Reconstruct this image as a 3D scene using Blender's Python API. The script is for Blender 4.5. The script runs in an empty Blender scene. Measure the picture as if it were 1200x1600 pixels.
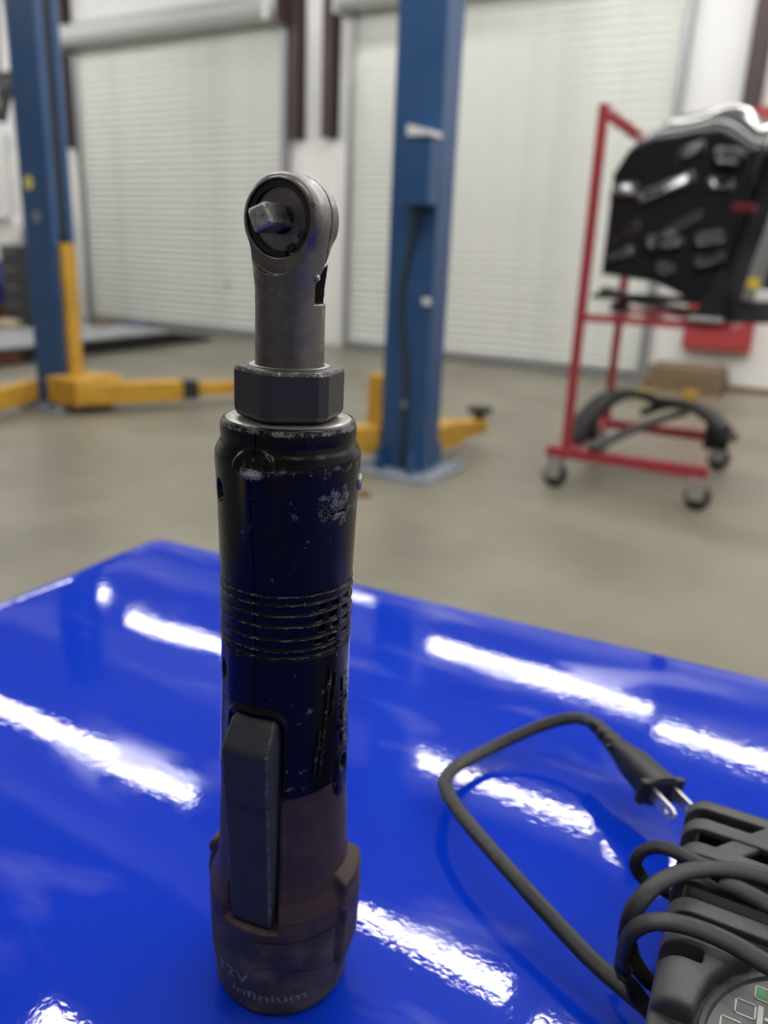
import bpy, bmesh, math, random
import numpy as np
from mathutils import Vector, Matrix
random.seed(7); rng = np.random.default_rng(7)
scene = bpy.context.scene
COL = scene.collection
R = math.radians

# ------------------------------------------------------------------ camera, world, exposure
FPX = 1250.0                                  # focal length in pixels of the 1200x1600 frame
PITCH = math.atan((800 - 402) / FPX); ROLL = math.atan(0.043)
CAM_Z = 1.10                                  # eye height above the floor
TABLE_Z = 0.84                                # height of the blue tabletop
cp, sp, cr, sr = math.cos(PITCH), math.sin(PITCH), math.cos(ROLL), math.sin(ROLL)
c_f = Vector((0, cp, -sp)); u0 = Vector((0, sp, cp)); r0 = Vector((1, 0, 0))
c_r = r0 * cr + u0 * sr; c_u = u0 * cr - r0 * sr
C0 = Vector((0, 0, CAM_Z))
cam_d = bpy.data.cameras.new('camera'); cam = bpy.data.objects.new('camera', cam_d); COL.objects.link(cam)
m3 = Matrix((c_r, c_u, -c_f)).transposed()
cam.matrix_world = Matrix.Translation(C0) @ m3.to_4x4()
cam_d.sensor_fit = 'VERTICAL'; cam_d.sensor_height = 36.0; cam_d.lens = FPX / 1600 * 36.0
cam_d.clip_start = 0.01; cam_d.clip_end = 60
cam_d.dof.use_dof = True; cam_d.dof.focus_distance = 0.235; cam_d.dof.aperture_fstop = 9.0
scene.camera = cam
wd = bpy.data.worlds.new('world'); scene.world = wd; wd.use_nodes = True
wd.node_tree.nodes['Background'].inputs[0].default_value = (.75, .8, .9, 1)
wd.node_tree.nodes['Background'].inputs[1].default_value = 0.25
scene.view_settings.view_transform = 'Standard'; scene.view_settings.look = 'None'
scene.view_settings.gamma = 1.0; scene.view_settings.use_curve_mapping = False
scene.view_settings.exposure = 1.17
LAMP = 14.5                                   # emission of the ceiling tubes

# ------------------------------------------------------------------ measuring helpers
WD = Vector((.8660, -.5, 0)); ND = Vector((.5, .8660, 0))   # along / into the door wall
N_WALL = 8.49
def ray(px, py): return c_f + c_r * ((px - 600) / FPX) + c_u * ((800 - py) / FPX)
def at_z(px, py, z):
    d = ray(px, py); return C0 + d * ((z - CAM_Z) / d.z)
def at_n(px, py, n):
    d = ray(px, py); return C0 + d * (n / d.dot(ND))
def W(s, n, z=0.0):
    v = WD * s + ND * n; return Vector((v.x, v.y, z))
WALL_ROT = R(-30)

# ------------------------------------------------------------------ materials
MATS = {}
def mat(name, col, rough=.5, metal=0., noise=None, bump=None, coat=0., emit=None, spec=.5, coat_rough=.05):
    """noise=(colour2, scale, lo, hi[, detail]) mixes a second colour; bump=(scale, strength, distance)"""
    if name in MATS: return MATS[name]
    m = bpy.data.materials.new(name); m.use_nodes = True; nt = m.node_tree; b = nt.nodes['Principled BSDF']
    b.inputs['Base Color'].default_value = (*col, 1); b.inputs['Roughness'].default_value = rough
    b.inputs['Metallic'].default_value = metal; b.inputs['Specular IOR Level'].default_value = spec
    b.inputs['Coat Weight'].default_value = coat; b.inputs['Coat Roughness'].default_value = coat_rough
    if emit:
        b.inputs['Emission Color'].default_value = (*emit[0], 1); b.inputs['Emission Strength'].default_value = emit[1]
    tc = nt.nodes.new('ShaderNodeTexCoord')
    if noise:
        n = nt.nodes.new('ShaderNodeTexNoise'); n.inputs['Scale'].default_value = noise[1]
        n.inputs['Detail'].default_value = noise[4] if len(noise) > 4 else 6; n.inputs['Roughness'].default_value = .62
        nt.links.new(tc.outputs['Object'], n.inputs['Vector'])
        r = nt.nodes.new('ShaderNodeMapRange'); r.inputs['From Min'].default_value = noise[2]; r.inputs['From Max'].default_value = noise[3]
        nt.links.new(n.outputs['Fac'], r.inputs['Value'])
        x = nt.nodes.new('ShaderNodeMix'); x.data_type = 'RGBA'
        x.inputs['A'].default_value = (*col, 1); x.inputs['B'].default_value = (*noise[0], 1)
        nt.links.new(r.outputs['Result'], x.inputs['Factor']); nt.links.new(x.outputs['Result'], b.inputs['Base Color'])
    if bump:
        n = nt.nodes.new('ShaderNodeTexNoise'); n.inputs['Scale'].default_value = bump[0]; n.inputs['Detail'].default_value = 3
        nt.links.new(tc.outputs['Object'], n.inputs['Vector'])
        bp = nt.nodes.new('ShaderNodeBump'); bp.inputs['Strength'].default_value = bump[1]; bp.inputs['Distance'].default_value = bump[2]
        nt.links.new(n.outputs['Fac'], bp.inputs['Height']); nt.links.new(bp.outputs['Normal'], b.inputs['Normal'])
        if coat: nt.links.new(bp.outputs['Normal'], b.inputs['Coat Normal'])
    MATS[name] = m; return m

def wear_mat(name, base, worn, rough, dust=None, scale=900., lo=.5, hi=.62, base2=None, rough_worn=.6, patches=.66):
    """scuffed plastic / metal: the vertex attribute 'wear' (edges that rub) is broken up by noise; sparse scuff patches"""
    m = mat(name, base, rough); nt = m.node_tree; b = nt.nodes['Principled BSDF']; L = nt.links.new
    tc = nt.nodes.new('ShaderNodeTexCoord')
    at = nt.nodes.new('ShaderNodeAttribute'); at.attribute_name = 'wear'
    n1 = nt.nodes.new('ShaderNodeTexNoise'); n1.inputs['Scale'].default_value = scale; n1.inputs['Detail'].default_value = 8; n1.inputs['Roughness'].default_value = .7
    n2 = nt.nodes.new('ShaderNodeTexNoise'); n2.inputs['Scale'].default_value = scale * .16; n2.inputs['Detail'].default_value = 7; n2.inputs['Roughness'].default_value = .72
    for n in (n1, n2): L(tc.outputs['Object'], n.inputs['Vector'])
    n4 = nt.nodes.new('ShaderNodeTexNoise'); n4.inputs['Scale'].default_value = scale * .22; n4.inputs['Detail'].default_value = 6; n4.inputs['Roughness'].default_value = .7; L(tc.outputs['Object'], n4.inputs['Vector'])
    mn = nt.nodes.new('ShaderNodeMix'); mn.data_type = 'FLOAT'; mn.inputs['Factor'].default_value = .6; L(n1.outputs['Fac'], mn.inputs['A']); L(n4.outputs['Fac'], mn.inputs['B'])
    a = nt.nodes.new('ShaderNodeMath'); a.operation = 'MULTIPLY_ADD'; L(at.outputs['Fac'], a.inputs[0]); a.inputs[1].default_value = .26
    L(mn.outputs['Result'], a.inputs[2])
    r1 = nt.nodes.new('ShaderNodeMapRange'); r1.inputs['From Min'].default_value = .70; r1.inputs['From Max'].default_value = .80; L(a.outputs[0], r1.inputs['Value'])
    r2 = nt.nodes.new('ShaderNodeMapRange'); r2.inputs['From Min'].default_value = patches; r2.inputs['From Max'].default_value = patches + .05; r2.inputs['To Max'].default_value = .45; L(n2.outputs['Fac'], r2.inputs['Value'])
    mx = nt.nodes.new('ShaderNodeMath'); mx.operation = 'MAXIMUM'; L(r1.outputs['Result'], mx.inputs[0]); L(r2.outputs['Result'], mx.inputs[1])
    col = None
    if dust:
        rd = nt.nodes.new('ShaderNodeMapRange'); rd.inputs['From Min'].default_value = dust[1]; rd.inputs['From Max'].default_value = dust[2]; rd.inputs['To Max'].default_value = dust[3]
        n3 = nt.nodes.new('ShaderNodeTexNoise'); n3.inputs['Scale'].default_value = dust[4]; n3.inputs['Detail'].default_value = 9; n3.inputs['Roughness'].default_value = .65
        L(tc.outputs['Object'], n3.inputs['Vector']); L(n3.outputs['Fac'], rd.inputs['Value'])
        xd = nt.nodes.new('ShaderNodeMix'); xd.data_type = 'RGBA'; xd.inputs['A'].default_value = (*base, 1); xd.inputs['B'].default_value = (*dust[0], 1)
        L(rd.outputs['Result'], xd.inputs['Factor']); col = xd.outputs['Result']
    x = nt.nodes.new('ShaderNodeMix'); x.data_type = 'RGBA'; x.inputs['A'].default_value = (*base, 1); x.inputs['B'].default_value = (*worn, 1)
    if col: L(col, x.inputs['A'])
    L(mx.outputs[0], x.inputs['Factor']); L(x.outputs['Result'], b.inputs['Base Color'])
    rr = nt.nodes.new('ShaderNodeMapRange'); rr.inputs['To Min'].default_value = rough; rr.inputs['To Max'].default_value = rough_worn
    L(mx.outputs[0], rr.inputs['Value'])
    if dust:
        ad = nt.nodes.new('ShaderNodeMath'); ad.operation = 'MULTIPLY_ADD'; L(rd.outputs['Result'], ad.inputs[0]); ad.inputs[1].default_value = .35; L(rr.outputs['Result'], ad.inputs[2])
        L(ad.outputs[0], b.inputs['Roughness'])
    else: L(rr.outputs['Result'], b.inputs['Roughness'])
    bp = nt.nodes.new('ShaderNodeBump'); bp.inputs['Strength'].default_value = .12; bp.inputs['Distance'].default_value = .0003
    L(n1.outputs['Fac'], bp.inputs['Height']); L(bp.outputs['Normal'], b.inputs['Normal'])
    return m

M_white = mat('white_vinyl', (.80, .80, .79), .55, bump=(3, .5, .03))
M_panel = mat('white_wall_panel', (.86, .85, .82), .4)
M_brown = mat('brown_steel', (.045, .026, .024), .5)
M_slat = mat('door_slat_paint', (.75, .76, .72), .38, noise=((.65, .66, .625), 2.2, .4, .7))
M_guide = mat('galvanised_guide', (.33, .34, .35), .4, .5)
M_drum = mat('drum_sheet', (.48, .49, .48), .45)
M_floor = mat('concrete', (.245, .226, .172), .42, noise=((.150, .136, .101), 1.4, .38, .72, 9), bump=(40, .05, .01))
M_ceil = mat('ceiling_vinyl', (.30, .31, .32), .6)
M_lblue = mat('lift_blue_paint', (.020, .078, .215), .36, noise=((.04, .095, .21), 6, .4, .75))
M_dark = mat('recess_shade', (.02, .025, .035), .6)
M_yel = mat('lift_yellow_paint', (.60, .33, .035), .45, noise=((.42, .22, .03), 8, .45, .7))
M_rub = mat('black_rubber', (.018, .018, .019), .6)
M_red = mat('red_frame_paint', (.36, .035, .05), .42)
M_redcab = mat('red_cabinet_paint', (.40, .045, .05), .5)
M_chrome = mat('zinc_plate', (.55, .55, .55), .35, .8)
M_gblack = mat('gloss_black_paint', (.004, .0045, .006), .3, spec=.1, coat=1., coat_rough=.05)
M_mblack = mat('matt_black_plastic', (.011, .011, .012), .55, spec=.35)
M_tubeend = mat('lamp_housing', (.75, .75, .75), .5)
M_tube = mat('lamp_tube', (1, 1, 1), .5, emit=((1.0, .985, .96), LAMP))
M_wood = mat('pale_wood', (.25, .17, .09), .7, noise=((.17, .11, .055), 9, .4, .7))
M_card = mat('cardboard', (.20, .145, .085), .8)
M_grey = mat('grey_steel_deck', (.36, .37, .39), .45, noise=((.28, .29, .31), 5, .4, .7))
M_dgrey = mat('dark_grey_cabinet', (.045, .046, .052), .5)
M_wplas = mat('white_plastic', (.78, .78, .77), .45)
M_cable = mat('grey_cable', (.035, .034, .036), .6)
M_sticker = mat('yellow_sticker', (.75, .62, .18), .5)
M_base = mat('floor_plate_paint', (.20, .25, .32), .5, noise=((.33, .33, .33), 14, .45, .65))
M_rust = mat('rusty_brown', (.12, .045, .02), .7)

# ------------------------------------------------------------------ mesh helpers
def obj(name, verts, faces, m, parent=None, smooth=False, loc=None, rz=0.0, angle=None, wear=None):
    me = bpy.data.meshes.new(name); me.from_pydata([tuple(v) for v in verts], [], [tuple(f) for f in faces]); me.update()
    if smooth: me.polygons.foreach_set('use_smooth', [True] * len(me.polygons))
    if angle is not None:
        me.polygons.foreach_set('use_smooth', [True] * len(me.polygons)); me.set_sharp_from_angle(angle=R(angle))
    if wear is not None:
        a = me.attributes.new('wear', 'FLOAT', 'POINT'); a.data.foreach_set('value', np.asarray(wear, dtype=np.float32))
    me.materials.append(m)
    o = bpy.data.objects.new(name, me); COL.objects.link(o)
    if parent: o.parent = parent
    if loc is not None: o.location = loc
    o.rotation_euler.z = rz
    return o
def inst(src, parent=None, loc=None, rz=None):
    o = src.copy(); COL.objects.link(o); o.parent = parent if parent else src.parent
    if loc is not None: o.location = loc
    if rz is not None: o.rotation_euler.z = rz
    return o
def tag(o, label, cat=None, group=None, kind=None):
    o['label'] = label
    if cat: o['category'] = cat
    if group: o['group'] = group
    if kind: o['kind'] = kind
    return o
def empty(name, loc, rz=0.0):
    o = bpy.data.objects.new(name, None); COL.objects.link(o); o.location = loc; o.rotation_euler.z = rz; o.empty_display_size = .05; return o
class MB:
    """collects shapes into one mesh"""
    def __init__(s): s.v = []; s.f = []
    def add(s, v, f):
        n = len(s.v); s.v += [tuple(p) for p in v]; s.f += [tuple(i + n for i in q) for q in f]; return s
    def box(s, x0, x1, y0, y1, z0, z1, M=None):
        v = [Vector((x, y, z)) for z in (z0, z1) for y in (y0, y1) for x in (x0, x1)]
        if M is not None: v = [M @ p for p in v]
        return s.add(v, [(0, 2, 3, 1), (4, 5, 7, 6), (0, 1, 5, 4), (2, 6, 7, 3), (0, 4, 6, 2), (1, 3, 7, 5)])
    def bbox(s, x0, x1, y0, y1, z0, z1, b, M=None, seg=2):
        bm = bmesh.new(); bmesh.ops.create_cube(bm, size=1)
        for q in bm.verts: q.co = Vector((x0 + (q.co.x + .5) * (x1 - x0), y0 + (q.co.y + .5) * (y1 - y0), z0 + (q.co.z + .5) * (z1 - z0)))
        bmesh.ops.bevel(bm, geom=bm.edges[:], offset=b, segments=seg, affect='EDGES', profile=.5)
        bm.verts.index_update()
        v = [(M @ q.co) if M is not None else q.co.copy() for q in bm.verts]; f = [[q.index for q in g.verts] for g in bm.faces]
        bm.free(); return s.add(v, f)
    def lathe(s, prof, seg=32, M=None, cap=True):
        v = []; f = []
        for (r, z) in prof:
            for k in range(seg):
                a = 2 * math.pi * k / seg; p = Vector((r * math.cos(a), r * math.sin(a), z)); v.append(M @ p if M is not None else p)
        for i in range(len(prof) - 1):
            for k in range(seg):
                k2 = (k + 1) % seg; f.append((i * seg + k, i * seg + k2, (i + 1) * seg + k2, (i + 1) * seg + k))
        if cap: f.append(tuple(range(seg - 1, -1, -1))); f.append(tuple((len(prof) - 1) * seg + k for k in range(seg)))
        return s.add(v, f)
    def cyl(s, p0, p1, r, seg=16, r1=None):
        p0 = Vector(p0); p1 = Vector(p1); d = p1 - p0; q = d.to_track_quat('Z', 'Y').to_matrix().to_4x4()
        return s.lathe([(r, 0), (r1 if r1 is not None else r, d.length)], seg, Matrix.Translation(p0) @ q)
    def sweep(s, pts, prof, up=Vector((0, 0, 1)), cap=True):
        """prof: list of (a, b): a along the sideways axis, b along the up axis"""
        n = len(pts); k = len(prof); v = []; f = []; side_prev = None
        for i, p in enumerate(pts):
            t = (pts[min(i + 1, n - 1)] - pts[max(i - 1, 0)]).normalized()
            u = up[i] if isinstance(up, list) else up
            sd = t.cross(u)
            if sd.length < 1e-4: sd = side_prev
            sd.normalize(); side_prev = sd; uu = sd.cross(t).normalized()
            v += [p + sd * a + uu * b for a, b in prof]
        for i in range(n - 1):
            for j in range(k):
                j2 = (j + 1) % k; f.append((i * k + j, i * k + j2, (i + 1) * k + j2, (i + 1) * k + j))
        if cap: f.append(tuple(range(k - 1, -1, -1))); f.append(tuple((n - 1) * k + j for j in range(k)))
        return s.add(v, f)
    def prism(s, poly, y0, y1, M=None):
        """poly in x-z, extruded along y"""
        k = len(poly); v = [Vector((a, y0, b)) for a, b in poly] + [Vector((a, y1, b)) for a, b in poly]
        if M is not None: v = [M @ p for p in v]
        f = [tuple(range(k)), tuple(range(2 * k - 1, k - 1, -1))] + [(i, i + k, (i + 1) % k + k, (i + 1) % k) for i in range(k)]
        return s.add(v, f)
    def build(s, name, m, parent=None, smooth=False, loc=None, rz=0., angle=None): return obj(name, s.v, s.f, m, parent, smooth, loc, rz, angle)
def circ(r, n=10, ry=None): return [(r * math.cos(2 * math.pi * i / n), (ry or r) * math.sin(2 * math.pi * i / n)) for i in range(n)]
def spline(pts, sub=8):
    P = [Vector(p) for p in pts]; P = [P[0] * 2 - P[1]] + P + [P[-1] * 2 - P[-2]]; out = []
    for i in range(1, len(P) - 2):
        a, b, c, d = P[i - 1:i + 3]
        for k in range(sub):
            t = k / sub
            out.append(.5 * ((2 * b) + (c - a) * t + (2 * a - 5 * b + 4 * c - d) * t * t + (3 * b - 3 * c + d - a) * t ** 3))
    out.append(P[-2].copy()); return out

def surface_nets(fn, lo, hi, h):
    """mesh the zero level of fn(x, y, z) (negative inside) on a grid of step h"""
    ax = [np.arange(l - h, u + 2 * h, h) for l, u in zip(lo, hi)]
    X, Y, Z = np.meshgrid(*ax, indexing='ij'); F = fn(X, Y, Z).astype(np.float32)
    S = F < 0; n = [len(a) - 1 for a in ax]
    def sl(A, o): return A[o[0]:o[0] + n[0], o[1]:o[1] + n[1], o[2]:o[2] + n[2]]
    cs = [(i, j, k) for i in (0, 1) for j in (0, 1) for k in (0, 1)]
    cnt = sum(sl(S, c).astype(np.int8) for c in cs); act = (cnt > 0) & (cnt < 8)
    acc = np.zeros((*n, 3), np.float32); num = np.zeros(n, np.float32)
    for a in cs:
        for d in range(3):
            if a[d] == 0:
                b = list(a); b[d] = 1
                fa, fb = sl(F, a), sl(F, tuple(b)); cr_ = (fa < 0) != (fb < 0)
                t = np.where(cr_, fa / np.where(fa == fb, 1, fa - fb), 0)
                for e in range(3):
                    acc[..., e] += np.where(cr_, a[e] + (t if e == d else 0), 0)
                num += cr_
    idx = np.full(n, -1, np.int64); ii = np.argwhere(act); idx[act] = np.arange(len(ii))
    V = acc[act] / num[act][:, None] + ii
    V = V * h + np.array([a[0] for a in ax])
    faces = []
    for d in range(3):
        e1, e2 = (d + 1) % 3, (d + 2) % 3
        a = [slice(1, -1)] * 3; a[d] = slice(0, n[d]); b = list(a); b[d] = slice(1, n[d] + 1)
        A, B = S[tuple(a)], S[tuple(b)]
        for flip, w in ((0, A & ~B), (1, ~A & B)):
            q = np.argwhere(w)
            if not len(q): continue
            q[:, e1] += 1; q[:, e2] += 1
            quad = []
            for o1, o2 in ((-1, -1), (0, -1), (0, 0), (-1, 0)):
                c = q.copy(); c[:, e1] += o1; c[:, e2] += o2; quad.append(idx[c[:, 0], c[:, 1], c[:, 2]])
            Q = np.stack(quad, 1)
            if flip: Q = Q[:, ::-1]
            faces.append(Q)
    return V, np.concatenate(faces)
def net_obj(name, fn, lo, hi, h, m, parent=None, wear=False):
    V, Fq = surface_nets(fn, lo, hi, h)
    return obj(name, V.tolist(), Fq.tolist(), m, parent, smooth=True)
def smax(a, b, k): 
    hh = np.clip(.5 - .5 * (b - a) / k, 0, 1); return b * (1 - hh) + a * hh + k * hh * (1 - hh)
def smin(a, b, k): return -smax(-a, -b, k)
def sd_box(X, Y, Z, c, b, r):
    q = [np.abs(A - ci) - bi + r for A, ci, bi in zip((X, Y, Z), c, b)]
    return np.sqrt(sum(np.maximum(v, 0) ** 2 for v in q)) + np.minimum(np.maximum(q[0], np.maximum(q[1], q[2])), 0) - r

# ------------------------------------------------------------------ the room
def wbox(name, s0, s1, n0, n1, z0, z1, m, parent=None):
    """box in wall axes, object at its own centre"""
    c = W((s0 + s1) / 2, (n0 + n1) / 2, z0); b = MB(); b.box(-(s1 - s0) / 2, (s1 - s0) / 2, -(n1 - n0) / 2, (n1 - n0) / 2, 0, z1 - z0)
    return b.build(name, m, parent, loc=c, rz=WALL_ROT)
def struct(o, label): o['kind'] = 'structure'; o['label'] = label; return o
S0, S1, N0 = -13.5, 6.0, -5.0; CEIL = 4.85
struct(wbox('floor', S0 - .2, S1 + .2, N0 - .2, N_WALL + .2, -.12, 0, M_floor), 'stained tan concrete workshop floor')
struct(wbox('ceiling', S0 - .2, S1 + .2, N0 - .2, N_WALL + .2, CEIL, CEIL + .1, M_ceil), 'white insulated workshop ceiling')
wall_back = struct(wbox('wall_back', S0, S1, N_WALL, N_WALL + .15, 0, CEIL, M_white), 'white wall behind the roller doors')
struct(wbox('wall_left', S0 - .15, S0, N0, N_WALL + .15, 0, CEIL, M_white), 'white wall far left')
struct(wbox('wall_right', S1, S1 + .15, N0, N_WALL + .15, 0, CEIL, M_white), 'white wall far right')
struct(wbox('wall_front', S0, S1, N0 - .15, N0, 0, CEIL, mat('reflection_dim_grey', (.26, .26, .265), .6)), 'grey wall behind the viewer, coloured dark to dim reflections')  # unseen wall, coloured dark to dim what the glossy parts reflect
for k, n_ in enumerate((1.0, 3.0, 5.0, 7.0)):
    struct(wbox('trim_%d' % (11 + k), S0, S1, n_ + .2, n_ + .75, CEIL - .05, CEIL - .001, M_panel), 'white insulation band under the ceiling, out of frame')
def wall_child(name, s0, s1, n0, n1, z0, z1, m):
    sc, nc = (S0 + S1) / 2, N_WALL + .075
    return MB().box(s0 - sc, s1 - sc, n0 - nc, n1 - nc, z0, z1).build(name, m, wall_back)
PZ = 2.385
D1 = (-10.08, -6.43); D2 = (-5.51, -1.89)
for a, b in [(-13.4, -12.3), (-12.29, -11.2), (-11.19, -10.26), (-6.40, -5.60), (-1.83, -1.20), (-1.185, -.58), (-.57, .63), (.64, 1.84), (1.85, 3.05)]:
    wall_child('wall_panel', a, b, N_WALL - .02, N_WALL, .05, PZ, M_panel)
def column(s, w, z0, z1, n=N_WALL - .16):
    o = empty('trim_%d' % column.k, W(s, (n + N_WALL) / 2, z0), WALL_ROT); column.k += 1
    hw = w / 2; d = (N_WALL - n) / 2 - .002
    MB().box(-hw, hw, -d, -d + .012, 0, z1 - z0).build('flange', M_brown, o)
    MB().box(-.008, .008, -d + .012, d - .012, 0, z1 - z0).build('web', M_brown, o)
    MB().box(-hw, hw, d - .012, d, 0, z1 - z0).build('flange', M_brown, o)
    o['kind'] = 'structure'; return o
column.k = 1
for s, lab in ((-10.25, 'brown steel column left of the left roller door'), (-6.27, 'brown steel column beside the right edge of the left roller door'), (-5.80, 'brown steel column beside the left edge of the right roller door'), (-1.27, 'brown steel column above the red wall cabinet')):
    column(s, .15 if s > -6 else .13, PZ + .003, 4.80)['label'] = lab
struct(wbox('trim_5', -13.4, -10.34, N_WALL - .12, N_WALL - .002, 3.30, 3.46, M_brown), 'horizontal brown steel girt at far left')
struct(wbox('trim_6', -6.36, -5.72, N_WALL - .12, N_WALL - .002, 3.98, 4.14, M_brown), 'horizontal brown steel girt between the roller doors')
struct(wbox('baseboard_right', -1.20, 3.05, N_WALL - .075, N_WALL - .021, 0, .045, M_wood), 'wooden board along the foot of the right wall')

def roller_door(idx, s0, s1, label):
    wdt = s1 - s0; top = 3.66
    o = empty('door_%d' % idx, W((s0 + s1) / 2, N_WALL - .07, 0), WALL_ROT); o['kind'] = 'structure'; o['label'] = label
    pitch = .0805; hw = wdt / 2 - .03
    prof = [(-.0, 0.), (-.006, .008), (-.018, .022), (-.021, .040), (-.018, .056), (-.006, .070), (0., .0795)]
    mb = MB(); v = [(x, y, z) for (y, z) in prof for x in (-hw, hw)]; k = len(prof)
    v += [(x, y + .004, z) for (y, z) in prof for x in (-hw, hw)]
    f = [(2 * i, 2 * i + 1, 2 * i + 3, 2 * i + 2) for i in range(k - 1)] + [(2 * k + 2 * i, 2 * k + 2 * i + 2, 2 * k + 2 * i + 3, 2 * k + 2 * i + 1) for i in range(k - 1)]
    f += [(0, 2 * k, 2 * k + 1, 1), (2 * k - 2, 2 * k - 1, 4 * k - 1, 4 * k - 2)]
    first = obj('slat', v, f, M_slat, o, smooth=True, loc=(0, 0, .09))
    nsl = int((top - .09) / pitch) + 1
    for i in range(1, nsl): inst(first, o, (0, random.uniform(-.0015, .0015), .09 + i * pitch))
    MB().box(-hw, hw, -.03, .02, .012, .088).build('bottom_bar', M_guide, o)
    for sgn in (-1, 1):
        x = sgn * wdt / 2
        MB().box(min(x, x - sgn * .05), max(x, x - sgn * .05), -.055, -.04, 0, top + .12).box(min(x, x + sgn * .02), max(x, x + sgn * .02), -.055, .045, 0, top + .12).build('guide_rail', M_guide, o)
        p = MB(); M = Matrix.Translation((sgn * (wdt / 2 + .07), -.17, 3.75)) @ Matrix.Rotation(R(90), 4, 'Y')
        p.box(-.16, .16, -.13, .16, -.012, .012, M); p.build('end_bracket', M_brown if sgn > 0 else M_drum, o)
    M = Matrix.Translation((-wdt / 2 - .05, -.17, 3.75)) @ Matrix.Rotation(R(90), 4, 'Y')
    MB().lathe([(.128, 0), (.138, .01), (.138, wdt + .09), (.128, wdt + .10)], 40, M).build('drum', M_drum, o, angle=40)
    return o
d1 = roller_door(1, *D1, 'grey corrugated roller door at the left, behind the ratchet')
d2 = roller_door(2, *D2, 'grey corrugated roller door at the right, behind the lift post')
mk = at_n(354, 444, N_WALL - .1)
tag(MB().cyl((0, -.03, 0), (0, -.005, 0), .035, 14).build('lock_patch', mat('patch_green', (.30, .31, .16), .7), d1), 'small greenish patch on the door slats')
_l = bpy.data.objects['lock_patch']; _rel = mk - W((D1[0] + D1[1]) / 2, N_WALL - .07, 0); _l.location = (_rel.dot(WD), -.0, _rel.z)
tag(MB().box(-.03, .03, -.34, -.325, 3.60, 4.0).build('hanging_sheet', M_wplas, d1, loc=(D1[1] - (D1[0] + D1[1]) / 2 - .06, 0, 0)), 'bright white tag at the end of the drum')

# ------------------------------------------------------------------ ceiling strip lights: mirrored ones and added fill lights
LZ = 4.40
def strip_or_fill_light(s0, s1, n):
    L = s1 - s0
    o = empty('strip_or_fill_light', W((s0 + s1) / 2, n, LZ), WALL_ROT)
    MB().box(-L / 2, L / 2, -.06, .06, .035, .09).build('housing', M_tubeend, o)
    k = 12; pr = [(.058 * math.cos(math.pi + math.pi * i / k), .035 + .05 * math.sin(math.pi + math.pi * i / k)) for i in range(k + 1)]
    MB().sweep([Vector((-L / 2 + .02, 0, 0)), Vector((L / 2 - .02, 0, 0))], [(-a, b) for a, b in pr]).build('diffuser', M_tube, o, smooth=False)
    for sg in (-1, 1): MB().box(sg * L / 2 - .02, sg * L / 2 + .02, -.075, .075, -.017, .09).build('end_cap', M_tubeend, o)
    for sg in (-1, 1): MB().cyl((sg * L * .35, 0, .09), (sg * L * .35, 0, CEIL - LZ - .001), .006, 6).build('hanger', M_guide, o)
    tag(o, 'white strip light with glowing diffuser hanging out of frame, mirrored in the table or added for brightness', 'ceiling light', 'ceiling strip lights')
    return o
def refl(px, py):                                   # ceiling point whose mirror image in the tabletop shows at this pixel
    d = ray(px, py); p = C0 + d * ((TABLE_Z - CAM_Z) / d.z); q = Vector((d.x, d.y, -d.z)); h = p + q * ((LZ - TABLE_Z) / q.z)
    return h.dot(WD), h.dot(ND)
for a, b, fixed in [((0, 1075), (290, 1262), None), ((220, 950), (400, 1042), None), ((690, 985), (1010, 1127), None), ((620, 1150), (925, 1302), None),
                    ((430, 1329), (790, 1572), None), ((60, 1585), (100, 1605), 'R'), ((450, 868), (592, 946), None)]:
    (sa, na), (sb, nb) = refl(*a), refl(*b); n = (na + nb) / 2
    if fixed == 'L': sa = sb - 2.44
    if fixed == 'R': sb = sa + 2.44
    strip_or_fill_light(sa, sb, n)
s_, n_ = refl(1020, 1132); strip_or_fill_light(s_ + .02, s_ + 2.46, n_)
s_, n_ = refl(945, 1312); strip_or_fill_light(s_, s_ + 2.44, n_)
s_, n_ = refl(830, 1590); strip_or_fill_light(s_, s_ + 2.44, n_)
s_, n_ = refl(175, 930); strip_or_fill_light(s_ - .75, s_, n_)
for s_, n_ in [(-2.2, 1.4), (.9, 1.4), (-6.4, .4), (-2.2, -1.2), (1.2, -1.2), (3.6, 3.4), (3.6, 1.0), (2.0, 7.0), (4.6, 6.4), (-12.0, 6.7), (-9.4, 6.7), (-12.0, 4.2), (-9.4, 3.6), (-9.4, 1.2)]: strip_or_fill_light(s_ - 1.22, s_ + 1.22, n_)  # lamps added out of view to brighten the walls and room

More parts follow.
